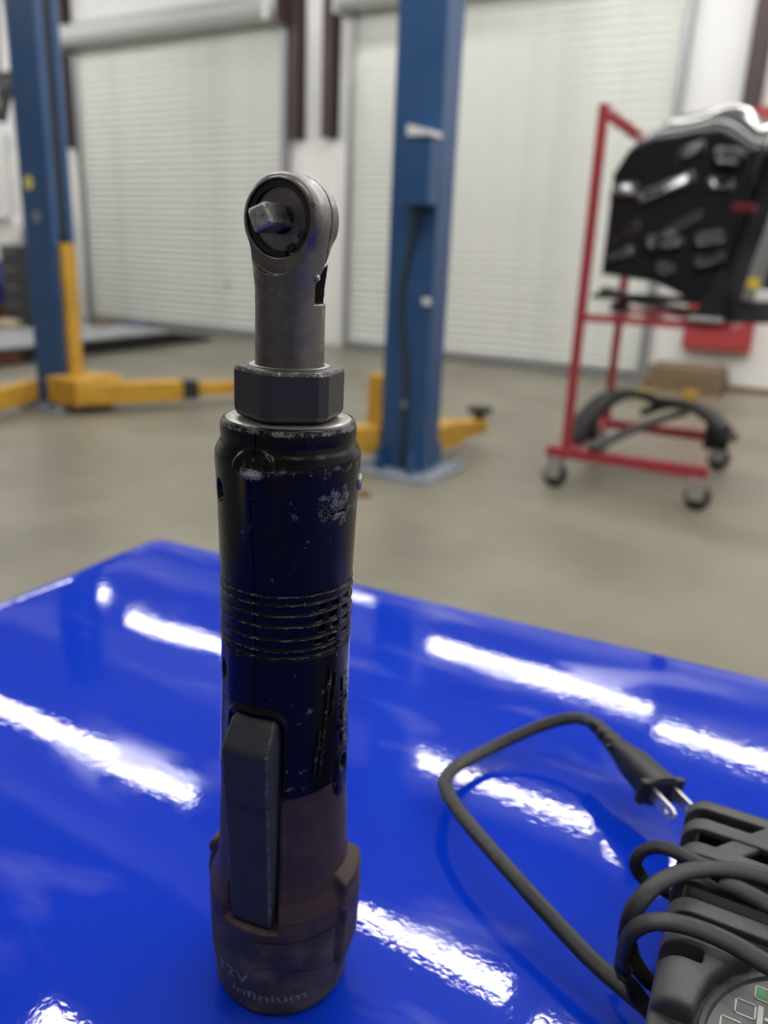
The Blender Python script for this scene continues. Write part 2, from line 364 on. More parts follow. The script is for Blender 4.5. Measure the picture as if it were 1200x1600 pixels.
# ------------------------------------------------------------------ two-post lift
def prof_column(x0, x1, y0, y1, t, lip):
    """C section opening towards +x"""
    return [(x1, y0), (x1, y0 + lip), (x1 - t, y0 + lip), (x1 - t, y0 + t), (x0 + t, y0 + t), (x0 + t, y1 - t), (x1 - t, y1 - t), (x1 - t, y1 - lip), (x1, y1 - lip), (x1, y1), (x0, y1), (x0, y0)]
def zprism(mb, poly, z0, z1):
    k = len(poly); v = [(a, b, z0) for a, b in poly] + [(a, b, z1) for a, b in poly]
    f = [tuple(range(k - 1, -1, -1)), tuple(range(k, 2 * k))] + [(i, (i + 1) % k, (i + 1) % k + k, i + k) for i in range(k)]
    return mb.add(v, f)
POST_H = 3.9
def lift_post(loc, mirror, label, hx=.142, hy=.088):
    """local +x points to the other post of the pair"""
    o = empty('lift_post', loc, WALL_ROT + (math.pi if mirror else 0))
    mb = MB(); poly = prof_column(-hx, hx, -hy, hy, .012, hy * .62); zprism(mb, poly[::-1], .02, POST_H); mb.build('column', M_lblue, o)
    MB().bbox(-.24, .27, -.25, .25, 0, .02, .004).build('base_plate', M_base, o)
    for sy in (-1, 1):
        mb = MB(); mb.prism([(-.02, .02), (.0, .02), (.0, .14), (-.012, .14)], 0, .10 * sy, Matrix.Translation((-.09, hy * sy, 0))); mb.build('gusset', M_lblue, o)
        MB().prism([(-.02, .02), (.0, .02), (.0, .14), (-.012, .14)], 0, .10 * sy, Matrix.Translation((.10, hy * sy, 0))).build('gusset', M_lblue, o)
    for x in (-.2, .22):
        for y in (-.2, .2): MB().lathe([(.02, 0), (.02, .018), (.012, .018), (.012, .035)], 6, Matrix.Translation((x, y, .02))).build('anchor_bolt', M_chrome, o)
    tag(o, label, 'lift post'); return o
def arm(o, p0, p1, zc, w0, w1, pad=True, joint=True):
    """telescopic lift arm in the post's local axes"""
    p0 = Vector(p0); p1 = Vector(p1); d = (p1 - p0); L = d.length; a = math.atan2(d.y, d.x)
    M = Matrix.Translation((p0.x, p0.y, zc)) @ Matrix.Rotation(a, 4, 'Z')
    e = MB().bbox(0, L * .55, -w0 / 2, w0 / 2, -.07, .07, .008, M).build('arm', M_yel, o)
    MB().bbox(L * .50, L, -w1 / 2, w1 / 2, -.045, .045, .006, M).build('arm_extension', M_yel, e)
    if joint: MB().bbox(L * .55, L * .55 + .12, -w1 / 2 - .02, w1 / 2 + .02, -.065, .065, .01, M).build('stop_collar', M_rub, e)
    if pad:
        T = M @ Matrix.Translation((L - .02, 0, .045))
        MB().lathe([(.03, 0), (.03, .03), (.075, .035), (.08, .06), (.07, .065)], 20, T).build('rubber_pad', M_rub, e, angle=40)
    return e
pc = at_z(638, 738, 0); pl = at_z(97, 632, 0)
CP = Vector((pc.x, pc.y + .06, 0)); LP = Vector((pl.x, pl.y + .02, 0))
post_c = lift_post(CP, True, 'blue lift post in the middle, with a control box and cable', .13, .085)
post_l = lift_post(LP, False, 'blue lift post at the left edge, with a yellow carriage')
# centre post: front side is local +y after the half turn
MB().bbox(-.13, .02, .085, .185, 1.34, 1.64, .008).build('control_box', M_lblue, post_c)
tag(MB().prism([(-.135, 1.64), (-.01, 1.64), (-.01, 1.69), (-.135, 1.66)], .085, .20).build('box_lid', M_wplas, post_c), 'white lid of the control box')
pts = spline([(-.05, .12, 1.37), (-.03, .105, 1.26), (.01, .098, 1.1), (.035, .097, .94), (.03, .097, .78), (-.0, .097, .62), (-.015, .097, .45), (-.015, .10, .28), (-.015, .105, .03)], 8)
MB().sweep(pts, circ(.013, 8), Vector((0, 1, .001))).build('cable', M_cable, post_c, smooth=True)
tag(MB().bbox(-.125, -.085, .083, .105, .88, .915, .004).build('limit_switch', M_wplas, post_c), 'small white switch')
tag(MB().bbox(-.026, -.004, .085, .113, .36, .39, .003).build('cable_clip', M_chrome, post_c), 'cable clip')
MB().bbox(.06, .24, -.06, .06, .06, .50, .008).build('carriage', M_yel, post_c)
arm(post_c, (.18, .06, 0), (.34, .26, 0), .16, .13, .10, False, False)
e1 = at_z(752, 648, .20); q = e1 - CP; ca, sa_ = math.cos(-(WALL_ROT + math.pi)), math.sin(-(WALL_ROT + math.pi))
e1l = (q.x * ca - q.y * sa_, q.x * sa_ + q.y * ca, 0)
arm(post_c, (.02, -.15, 0), e1l, .14, .15, .11, True, False)
# left post
ca, sa_ = math.cos(-WALL_ROT), math.sin(-WALL_ROT)
def in_left(p): q = p - LP; return (q.x * ca - q.y * sa_, q.x * sa_ + q.y * ca, 0)
MB().bbox(.07, .19, -.05, .05, .08, 1.10, .008).build('carriage', M_yel, post_l)
MB().box(.115, .127, -.045, .045, 1.14, POST_H - .05).build('opening_shade', M_dark, post_l)  # dark strip standing in for the shade inside the column opening
MB().bbox(.10, .40, -.20, .20, .05, .23, .01).build('carriage_yoke', M_yel, post_l)
arm(post_l, (.30, -.16, 0), in_left(at_z(405, 606, .11)), .125, .17, .11, True, True)
arm(post_l, (-.05, -.20, 0), in_left(at_z(-70, 640, .12)), .12, .10, .08, True, False)
tag(MB().cyl((-.05, -.0915, 1.47), (-.05, -.088, 1.47), .045, 20).build('round_sticker', M_sticker, post_l), 'round pale yellow sticker')
tag(MB().cyl((-.0, -.091, 1.26), (-.0, -.088, 1.26), .04, 20).build('round_sticker', M_guide, post_l), 'round grey sticker')

p = at_z(566, 774, 0); o = empty('floor_scrap', Vector((p.x, p.y, 0)), R(20))
MB().prism([(-.035, 0), (.04, 0), (.03, .02), (-.02, .03)], -.03, .03).build('scrap_block', M_wood, o); MB().bbox(-.01, .045, .02, .05, 0, .012, .002).build('splinter', M_wood, o)
tag(o, 'small tan wood scrap on the floor in front of the middle lift post', 'scrap')
# ------------------------------------------------------------------ low runway beside the left door
ra, rb = at_z(0, 574, 0), at_z(338, 531, 0)
dv = (rb - ra).normalized(); back = ra - dv * 1.6; Lr = (rb - back).length; ang = math.atan2(dv.y, dv.x)
rw = empty('lift_runway', back, ang)
MB().prism([(0, .0), (Lr - .1, .0), (Lr, .02), (Lr - .9, .15), (0, .15)], .06, 1.15).build('side_frame', M_mblack, rw)
MB().prism([(0, .15), (Lr - .9, .15), (Lr, .02), (Lr, .035), (Lr - .9, .175), (0, .175)], .0, 1.2).build('deck', M_grey, rw)
MB().bbox(.2, 1.9, .05, .058, .02, .13, .003).build('side_guard', M_rust, rw)
tag(rw, 'low grey steel vehicle runway on the floor beside the left roller door', 'vehicle ramp')
def deck_pt(px, py): return at_z(px, py, .176)
for (px, py, w, d, h, m, nm, lab, ca_) in [(160, 508, .30, .2, .05, M_card, 'cardboard_sheet', 'tan cardboard scrap lying on the grey runway', 'cardboard'), (215, 508, .25, .18, .04, mat('faded_blue', (.15, .2, .35), .6), 'folded_cloth', 'faded blue folded cloth lying on the grey runway', 'cloth'), (10, 510, .24, .2, .07, mat('cream_box', (.6, .5, .33), .7), 'parts_tray', 'cream shallow tray on the runway beside the left lift post', 'tray')]:
    p = deck_pt(px, py); o = empty(nm, p, ang + .3)
    MB().bbox(-w / 2, w / 2, -d / 2, d / 2, 0, h * .6, .006).build('lower_layer', m, o)
    MB().bbox(-w / 2 + .03, w / 2 + .02, -d / 2 + .02, d / 2 - .01, h * .6, h, .006).build('upper_layer', m, o)
    tag(o, lab, ca_)

# ------------------------------------------------------------------ workshop clutter at the far left
def nfloor(px, n):                     # floor point under image column px on the plane at depth n
    p = at_n(px, 450, n); return Vector((p.x, p.y, 0))
o = empty('tool_cabinet', nfloor(44, 7.3), WALL_ROT)
MB().bbox(-.23, .20, -.22, .22, .06, 1.05, .012).build('cabinet_body', M_dgrey, o)
for k in range(4): 
    dr = MB().bbox(-.20, .17, -.232, -.22, .10 + k * .23, .31 + k * .23, .004).build('drawer', M_dgrey, o); MB().bbox(-.14, .11, -.247, -.232, .27 + k * .23, .285 + k * .23, .004).build('handle', M_guide, dr)
for x in (-.17, .14):
    for y in (-.15, .15): MB().cyl((x - .02, y, .031), (x + .02, y, .031), .031, 14).build('caster', M_rub, o)
tag(o, 'dark grey tool cabinet behind the left lift post', 'cabinet')
cz = 1.05; cb = nfloor(44, 7.3)
t = empty('white_canister', Vector((cb.x, cb.y, cz)) + WD * -.06 + ND * -.05, 0)
MB().lathe([(.055, 0), (.06, .01), (.06, .30), (.05, .33), (.028, .345)], 24).build('can_body', M_wplas, t, angle=40); MB().lathe([(.024, .345), (.024, .38), (.012, .40)], 18).build('cap', M_wplas, t, angle=40)
tag(t, 'tall white canister standing on the dark grey tool cabinet', 'canister')
t = empty('black_jar', Vector((cb.x, cb.y, cz)) + WD * -.18 + ND * .06, 0)
MB().lathe([(.06, 0), (.065, .01), (.065, .19), (.05, .21)], 24).build('jar_body', M_mblack, t, angle=40); MB().lathe([(.052, .205), (.052, .235), (.05, .24)], 24).build('lid', M_dgrey, t, angle=40)
tag(t, 'black jar on the grey tool cabinet beside the white canister', 'jar')
o = empty('blue_drum', nfloor(-2, 7.6), WALL_ROT)
MB().lathe([(.22, .22), (.23, .23), (.23, .5), (.238, .51), (.23, .52), (.23, .82), (.22, .83)], 28).build('barrel', mat('barrel_blue', (.012, .03, .30), .45), o, angle=50)
tag(MB().lathe([(.25, .0), (.25, .20), (.2, .219)], 24).build('stand', M_rust, o, angle=40), 'rust-brown round stand')
tag(o, 'bright blue drum on a rusty stand at the left edge', 'drum')
o = empty('white_wall_board', W(*(lambda p: (p.dot(WD), N_WALL - .06))(at_n(2, 300, N_WALL - .06)), 1.45), WALL_ROT)
MB().bbox(-.55, .22, -.03, .03, 0, 1.2, .008).build('board', M_wplas, o)
MB().bbox(-.55, .22, -.06, -.03, -.02, .03, .006).build('ledge', M_wplas, o)
tag(o, 'white board on the wall left of the left lift post', 'board')
# air hose with gun hanging from above
h0 = at_n(2, 150, 6.6); hz = h0.z
o = empty('hose_gun', Vector((h0.x, h0.y, hz)), WALL_ROT)
pts = spline([(0.04, 0, 1.9), (.06, .0, 1.2), (.05, 0, .6), (.0, 0, .25), (-.02, 0, .12)], 8)
MB().sweep(pts, circ(.018, 8), Vector((0, 1, 0))).build('hose', M_cable, o, smooth=True)
M = Matrix.Translation((0.02, 0, -.06)) @ Matrix.Rotation(R(28), 4, 'Y')
MB().bbox(-.08, .08, -.05, .05, -.22, .2, .02, M, 3).build('gun_body', M_dgrey, o); MB().bbox(-.06, .05, -.055, -.045, -.1, .02, .004, M).build('grip_plate', M_guide, o)
tag(o, 'dark grey reel gun hanging on a hose at the upper left edge', 'hose')
# creepers and stands leaning by the left door frame
o = empty('leaning_creeper', W(-10.50, N_WALL - .40, 0), WALL_ROT)
for x in (-.14, .08): MB().cyl((x, 0.0, .0 + .015), (x + .03, .30, 1.42), .018, 10).build('side_tube', M_guide, o)
for k in range(5): 
    z = .2 + k * .27; y = .30 * z / 1.42; MB().cyl((-.14 + .03 * z / 1.42, y, z), (.08 + .03 * z / 1.42, y, z), .014, 8).build('rung', M_guide, o)
tag(MB().bbox(-.13, .1, .24, .275, 1.26, 1.36, .006).build('headrest', mat('dusty_red', (.32, .06, .06), .6), o), 'dusty red headrest')
tag(o, 'grey tubular creeper with red headrest leaning beside the left roller door', 'creeper')
o = empty('stand_pipe', W(-10.62, N_WALL - .62, 0), WALL_ROT)
MB().lathe([(.10, 0), (.10, .02), (.02, .03), (.02, 1.05), (.03, 1.06), (.03, 1.1)], 18).build('pole', M_dgrey, o, angle=40); MB().bbox(-.08, .08, -.02, .02, .78, .84, .006).build('crossbar', M_rust, o)
tag(o, 'dark support stand beside the leaning creeper', 'stand')

# ------------------------------------------------------------------ red wall cabinet, boxes and pallet at the right
o = empty('wall_cabinet', W(-1.235, N_WALL - .10, .37), WALL_ROT)
MB().bbox(-.30, .31, -.06, .078, 0, 1.75, .006).build('cabinet_body', M_redcab, o)
MB().bbox(-.285, .295, -.075, -.061, .015, 1.735, .004).build('door', M_redcab, o)
tag(o, 'tall red cabinet on the wall behind the parts cart', 'cabinet')
o = empty('white_roll', W(-1.10, N_WALL - .14, 2.13), WALL_ROT)
MB().bbox(-.24, .35, -.09, .11, 0, .23, .03, None, 4).build('bundle', M_wplas, o); MB().bbox(-.18, -.14, -.094, .112, -.0, .233, .003).build('strap', M_panel, o)
tag(o, 'white padded bundle lying on top of the red wall cabinet', 'bundle')
o = empty('red_box', W(-1.13, N_WALL - .10, 2.365), WALL_ROT)
MB().bbox(-.10, .12, -.07, .07, 0, .10, .006).build('box_body', M_redcab, o); MB().bbox(-.105, .125, -.075, .075, .10, .125, .004).build('lid', M_redcab, o)
tag(o, 'small red box on the white bundle at the foot of the brown column', 'box')
pa = at_n(1073, 596, 8.12); o = empty('wood_pallet', Vector((pa.x, pa.y, 0)), WALL_ROT)
for y in (-.25, 0, .25): MB().bbox(-.34, .34, y - .03, y + .03, 0, .09, .004).build('stringer', M_wood, o)
for k in range(6): MB().bbox(-.34 + k * .117, -.245 + k * .117, -.29, .29, .09, .11, .003).build('deck_board', M_wood, o)
tag(o, 'low wooden pallet against the wall below the red cabinet', 'pallet')
o2 = empty('cardboard_box', Vector((pa.x, pa.y, .11)) + ND * .02, WALL_ROT)
MB().bbox(-.33, .32, -.25, .25, 0, .12, .005).build('carton', M_card, o2); MB().bbox(-.33, .32, -.02, .02, .12, .122, .0008).build('tape', M_wood, o2)
tag(o2, 'flat brown carton lying on the low wooden pallet', 'box')
for px, m_, nm, lab in ((1003, mat('pale_yellow', (.55, .45, .15), .6), 'yellow_cup', 'pale yellow cup on the floor by the right roller door'), (1077, mat('amber', (.55, .33, .06), .6), 'amber_jar', 'amber jar on the floor in front of the wooden pallet')):
    p = at_z(px, 626, 0); o = empty(nm, Vector((p.x, p.y, 0)), 0)
    MB().lathe([(.05, 0), (.055, .005), (.06, .10), (.055, .10), (.05, .01)], 20, cap=False).lathe([(.05, .004), (.0005, .004)], 20, cap=False).build('shell', m_, o, angle=50); MB().lathe([(.052, .02), (.058, .085), (.0005, .086)], 20, cap=False).build('contents', m_, o, angle=50)
    tag(o, lab, 'jar')

# ------------------------------------------------------------------ red parts cart with car body panels
CROT = R(-27); CU = Vector((math.cos(CROT), math.sin(CROT), 0)); CV = Vector((-math.sin(CROT), math.cos(CROT), 0))
CC = Vector((1.42, 4.283, 0)); HX, HY = .36, .475
cart = empty('parts_cart', CC, CROT)
def cbar(name, p0, p1, w=.04, m=M_red, parent=None):
    p0, p1 = Vector(p0), Vector(p1); d = p1 - p0
    h = w / 2; up = Vector((0, 0, 1)) if abs(d.normalized().z) < .9 else Vector((0, 1, 0))
    return MB().sweep([p0, p1], [(-h, -h), (h, -h), (h, h), (-h, h)], up).build(name, m, parent or cart)
RZ = .185
cbar('base_rail', (-HX - .06, -HY, RZ), (HX, -HY, RZ), .05); cbar('base_rail', (-HX - .06, HY, RZ), (HX, HY, RZ), .05)
cbar('side_rail', (-HX + .03, -HY + .025, RZ), (-HX + .03, HY - .025, RZ), .045)
PH = 1.80
for y in (-HY + .02, HY - .02): cbar('post', (-HX + .03, y, RZ + .025), (-HX + .03, y, PH), .042)
cbar('top_rail', (-HX + .03, -HY + .041, PH - .025), (-HX + .03, HY - .041, PH - .025), .04)
SZ = 0.86
cbar('shelf_rail', (-HX + .051, -HY + .02, SZ), (HX, -HY + .02, SZ), .035); cbar('shelf_rail', (-HX + .051, HY - .02, SZ), (HX, HY - .02, SZ), .035)
cbar('shelf_rail', (HX - .02, -HY + .0375, SZ), (HX - .02, HY - .0375, SZ), .035)
for k in range(3): cbar('shelf_bar', (-HX + .15 + k * .17, -HY + .0375, SZ + .005), (-HX + .15 + k * .17, HY - .0375, SZ + .005), .02)
cbar('hook_arm', (-HX + .051, -HY + .02, PH - .05), (-HX + .19, -HY + .02, PH - .12), .03)
for x in (-HX - .02, HX - .04):
    for y in (-HY, HY):
        c = MB(); c.bbox(x - .035, x + .035, y - .035, y + .035, .148, .16, .003); c.box(x - .03, x + .045, y - .03, y - .025, .05, .15); c.box(x - .03, x + .045, y + .025, y + .03, .05, .15)
        e = c.build('caster', M_chrome, cart)
        MB().lathe([(.052, -.022), (.062, -.016), (.062, .016), (.052, .022)], 24, Matrix.Translation((x + .015, y, .062)) @ Matrix.Rotation(R(90), 4, 'X')).build('wheel', M_rub, e, angle=35)
        MB().cyl((x + .015, y - .032, .062), (x + .015, y + .032, .062), .012, 10).build('axle', M_chrome, e)
tag(cart, 'red steel parts cart on casters loaded with black car body panels', 'cart')
def cart_pt(x, y, z): return CC + CU * x + CV * y + Vector((0, 0, z))

def sheet(name, fn, nu, nv, th, m, parent, smooth=True):
    """fn(u, v) -> Vector; two skins th apart and a rim"""
    P = [[fn(i / nu, j / nv) for j in range(nv + 1)] for i in range(nu + 1)]
    v = []; f = []; w = nv + 1; N = (nu + 1) * w
    for i in range(nu + 1):
        for j in range(nv + 1):
            a = P[min(i + 1, nu)][j] - P[max(i - 1, 0)][j]; b = P[i][min(j + 1, nv)] - P[i][max(j - 1, 0)]
            n = a.cross(b); n = n.normalized() if n.length > 1e-12 else Vector((0, -1, 0)); v.append((P[i][j], n))
    verts = [p + n * th / 2 for p, n in v] + [p - n * th / 2 for p, n in v]
    for i in range(nu):
        for j in range(nv):
            a, b, c, d = i * w + j, (i + 1) * w + j, (i + 1) * w + j + 1, i * w + j + 1
            f.append((a, b, c, d)); f.append((d + N, c + N, b + N, a + N))
    rim = [i * w for i in range(nu + 1)] + [nu * w + j for j in range(1, w)] + [i * w + nv for i in range(nu - 1, -1, -1)] + [j for j in range(nv - 1, 0, -1)]
    for a, b in zip(rim, rim[1:] + rim[:1]): f.append((b, a, a + N, b + N))
    return obj(name, verts, f, m, parent, angle=50)
def g(x, s): return math.exp(-(x / s) ** 2)
def fender_shape(k):
    # x 0..0.74 m (left to right in view), z 0..0.86 m, y depth (minus = towards the viewer)
    # creases put in and angled to mirror lamps as highlights: (x0, x1, z, line slope, width, flank slope)
    glint_creases = [(.00, .15, .43, .0, .055, .72), (.13, .40, .44, .40, .05, .665), (.45, .60, .56, -.08, .07, .74), (.44, .57, .46, -.05, .045, .74), (.24, .46, .27, .62, .05, .375), (.02, .19, .24, .60, .045, .375),
               (.20, .39, .20, .12, .06, .71), (.42, .57, .22, .2, .055, .70), (.43, .58, .13, .30, .05, .68), (.27, .37, .085, -.06, .045, .74), (.03, .17, .15, .3, .04, .68), (.30, .42, .60, .45, .05, .66)]
    def fn(u, v):
        x0 = .02 + .10 * max(0, v - .72) / .28; x1 = .66 - .10 * (1 - v) - .05 * max(0, .35 - v)
        x = x0 + (x1 - x0) * u
        zb = .02 + .05 * (1 - u) - .19 * max(0, (u - .45)) ** 1.2 + .0
        zt = .735 + .07 * math.sin(math.pi * min(1, u * 1.05)) + .015 * math.cos(9 * u) - .05 * max(0, .2 - u) * 5
        z = zb + (zt - zb) * v
        y = 0.0
        for (cx0, cx1, cz_, sl, wd_, kk) in glint_creases:
            e_ = max(0., min(1., (x - cx0) / .035)) * max(0., min(1., (cx1 - x) / .035))
            if e_ <= 0: continue
            dz = z + .013 * k - cz_ - sl * (x - (cx0 + cx1) / 2)
            if -.5 * wd_ < dz < wd_:
                y -= e_ * kk * (wd_ - dz) if dz > 0 else e_ * kk * wd_ * (1 + dz / (.5 * wd_))
        if v > .86: y += .13 * ((v - .86) / .14) ** 1.6
        return Vector((x, y, z))
    return fn
fbase = None
for k in range(4):
    o = empty('fender', cart_pt(-HX + .055, -HY + .16 + k * .115, SZ + .135 + k * .024), CROT)
    sheet('panel', fender_shape(k * .8), *((110, 120) if k == 0 else (50, 60)), .004, M_gblack, o)
    MB().bbox(.08, .12, .03, .09, .30, .36, .004).build('mount_bracket', M_mblack, o)
    labs = ['glossy black fender at the front of the stack on the red cart', 'glossy black fender second in the stack on the red cart', 'glossy black fender third in the stack on the red cart', 'glossy black fender rearmost in the stack on the red cart']
    tag(o, labs[k], 'fender', 'fenders on the red cart')
# support bars that carry the fenders
for k in range(2): cbar('fender_rest', (-HX + .051, -HY + .12 + k * .40, SZ + .10), (HX - .05, -HY + .12 + k * .40, SZ + .10), .022, M_mblack)
cbar('rest_upright', (HX - .04, -HY + .02, SZ + .02), (HX - .04, -HY + .02, SZ + .16), .022, M_mblack)
# bumper end hanging at the right of the cart
def bump_fn(u, v):
    z = 1.02 * v; wv = .30 - .10 * math.sin(3.2 * v); x = .02 + wv * u + .16 * (v - .5) + .06 * g(v - .9, .12)
    y = -.10 * math.sin(math.pi * u) - .05 * math.cos(5 * v + 2 * u); return Vector((x, y, z))
o = empty('bumper_cover', cart_pt(HX - .06, -HY + .20, SZ + .02), CROT)
sheet('cover', bump_fn, 14, 30, .004, M_mblack, o)
tag(MB().bbox(.09, .14, -.16, -.145, .15, .21, .008).build('tag', mat('bright_yellow', (.78, .58, .03), .5), o), 'bright yellow tag')
tag(MB().bbox(.13, .20, -.165, -.15, .10, .15, .006).build('clip', M_wplas, o), 'white plastic clip')
tag(o, 'matt black bumper end with a yellow tag standing at the right of the cart', 'bumper')
o = empty('tail_light', cart_pt(HX - .12, -HY + .03, SZ + .47), CROT)
MB().bbox(.04, .14, -.05, .03, 0.015, .055, .015, None, 3).build('lens', mat('red_lens', (.12, .003, .006), .12, coat=1.), o); MB().bbox(.045, .135, .03, .06, .02, .05, .005).build('back_housing', M_mblack, o)
tag(o, 'glossy red tail light among the black panels on the cart', 'tail light')
o = empty('trim_strip', cart_pt(HX + .07, -HY + .06, SZ + .12), CROT)
pts = spline([(-.02, 0, 0), (.0, -.02, .15), (.03, -.03, .3), (.05, -.02, .42)], 6)
MB().sweep(pts, [(-.035, -.006), (.035, -.006), (.035, .006), (-.035, .006)], Vector((0, 1, 0))).build('strip', M_guide, o); MB().bbox(-.03, .02, .004, .02, .1, .14, .003).build('clip', M_mblack, o)
tag(o, 'narrow silver-grey trim strip standing at the right of the cart', 'trim strip')
o = empty('wedge_bracket', cart_pt(HX - .11, -HY + .0, SZ + .02), CROT)
MB().prism([(-.07, 0), (.06, 0), (.06, .20), (.03, .22)], -.03, .03).build('wedge', M_mblack, o); MB().bbox(-.08, .07, -.04, .04, -.0, .022, .005).build('foot', M_chrome, o)
tag(o, 'black wedge-shaped bracket with a bright foot on the cart shelf', 'bracket')
o = empty('liner_panel', cart_pt(-.02, -.1, SZ + .03), CROT)
sheet('panel', lambda u, v: Vector((-.26 + .56 * u, -.28 + .5 * v, .09 * (1 - u) ** 1.5 + .02 * math.sin(5 * v))), 16, 12, .006, M_mblack, o)
MB().bbox(-.2, -.12, -.24, -.16, .0, .05, .008).build('clip_block', M_dgrey, o)
tag(o, 'thin dark liner panel sloping on the cart shelf', 'liner')
def bits(name, lab, loc, rz, pts, prof, m, extra=None):
    o = empty(name, loc, rz); MB().sweep(spline(pts, 6), prof, Vector((0, .2, 1))).build('beam', m, o, angle=45)
    if extra: MB().bbox(*extra, .008).build('mount_tab', M_mblack, o)
    tag(o, lab, 'car part', 'broken plastic parts on the cart base')
RT = RZ + .025
bits('broken_bumper', 'black curved bumper piece arched over the left end of the cart base', cart_pt(-.24, .1, RT), CROT, [(-.10, -.40, .0), (-.07, -.30, .10), (0, -.12, .20), (.12, .04, .22), (.26, .12, .16)], [(-.06, -.012), (.06, -.02), (.05, .02), (-.05, .03)], M_mblack, (-.06, .0, -.32, -.24, .0, .09))
bits('broken_grille', 'dark grey grille piece leaning across the middle of the cart base', cart_pt(.05, .0, RT), CROT, [(-.24, -.50, .02), (-.16, -.34, .06), (-.02, -.10, .12), (.1, .06, .16)], [(-.035, -.01), (.035, -.01), (.035, .012), (-.035, .012)], M_dgrey)
bits('wheel_liner', 'black wheel liner lying at the right end of the cart base', cart_pt(.20, .12, RT), CROT, [(-.20, .1, .18), (-.06, .02, .19), (.08, -.06, .16), (.20, -.12, .06)], [(-.10, -.01), (.10, -.015), (.09, .02), (-.09, .025)], M_mblack, (.08, .2, -.16, -.06, 0., .13))
bits('air_duct', 'charcoal duct piece behind the wheel liner on the cart base', cart_pt(.12, .30, RT), CROT, [(-.22, -.05, .10), (-.05, 0, .16), (.14, .02, .12), (.26, -.04, .03)], [(-.05, -.02), (.05, -.02), (.05, .025), (-.05, .025)], M_dgrey)

# ------------------------------------------------------------------ glossy blue table
TROT = math.atan2(-.427, .904); corner = Vector((-.2116 - .0040, .7037 + .0130, 0))
table = empty('work_table', (corner.x, corner.y, 0), TROT)
TW, TD = 1.25, .80; rad = .018; fil = .010
def blue_table_material():
    m = mat('gloss_blue_paint', (.002, .032, .50), .35, coat=1., coat_rough=.03, spec=.0)
    nt = m.node_tree; b = nt.nodes['Principled BSDF']; L = nt.links.new
    tc = nt.nodes.new('ShaderNodeTexCoord')
    n = nt.nodes.new('ShaderNodeTexNoise'); n.inputs['Scale'].default_value = 260; n.inputs['Detail'].default_value = 2
    n2 = nt.nodes.new('ShaderNodeTexNoise'); n2.inputs['Scale'].default_value = 9; n2.inputs['Detail'].default_value = 1
    mp = nt.nodes.new('ShaderNodeMapping'); mp.inputs['Scale'].default_value = (1, 2.2, 1)
    L(tc.outputs['Object'], mp.inputs['Vector']); L(tc.outputs['Object'], n.inputs['Vector']); L(mp.outputs['Vector'], n2.inputs['Vector'])
    b1 = nt.nodes.new('ShaderNodeBump'); b1.inputs['Strength'].default_value = 1.0; b1.inputs['Distance'].default_value = .000026; L(n.outputs['Fac'], b1.inputs['Height'])
    b2 = nt.nodes.new('ShaderNodeBump'); b2.inputs['Strength'].default_value = 1.0; b2.inputs['Distance'].default_value = .00018; L(n2.outputs['Fac'], b2.inputs['Height']); L(b1.outputs['Normal'], b2.inputs['Normal'])
    L(b2.outputs['Normal'], b.inputs['Coat Normal']); L(b2.outputs['Normal'], b.inputs['Normal'])
    # faint pale lavender streaks mixed into the paint
    mp3 = nt.nodes.new('ShaderNodeMapping'); mp3.inputs['Scale'].default_value = (7, 22, 1); mp3.inputs['Rotation'].default_value = (0, 0, .5); L(tc.outputs['Object'], mp3.inputs['Vector'])
    n3 = nt.nodes.new('ShaderNodeTexNoise'); n3.inputs['Scale'].default_value = 1.; n3.inputs['Detail'].default_value = 6; n3.inputs['Distortion'].default_value = .6; L(mp3.outputs['Vector'], n3.inputs['Vector'])
    r3 = nt.nodes.new('ShaderNodeMapRange'); r3.inputs['From Min'].default_value = .56; r3.inputs['From Max'].default_value = .75; r3.inputs['To Max'].default_value = .20; L(n3.outputs['Fac'], r3.inputs['Value'])
    x = nt.nodes.new('ShaderNodeMix'); x.data_type = 'RGBA'; x.inputs['A'].default_value = (.002, .032, .50, 1); x.inputs['B'].default_value = (.35, .36, .62, 1)
    L(r3.outputs['Result'], x.inputs['Factor']); L(x.outputs['Result'], b.inputs['Base Color'])
    r4 = nt.nodes.new('ShaderNodeMapRange'); r4.inputs['To Max'].default_value = .12; r4.inputs['From Max'].default_value = .16; r4.inputs['To Min'].default_value = .03; L(r3.outputs['Result'], r4.inputs['Value']); L(r4.outputs['Result'], b.inputs['Coat Roughness'])
    return m
M_blue = blue_table_material()
def rr_outline(ins, n=14):
    r = max(rad - ins, .004); pts = []
    for cx, cy, a0 in ((TW - ins - r, -ins - r, 0), (ins + r, -ins - r, 90), (ins + r, -TD + ins + r, 180), (TW - ins - r, -TD + ins + r, 270)):
        for k in range(n + 1):
            a = R(a0 + (90 if False else 0) + (k / n) * 90); pts.append((cx + r * math.cos(a), cy + r * math.sin(a)))
    return pts
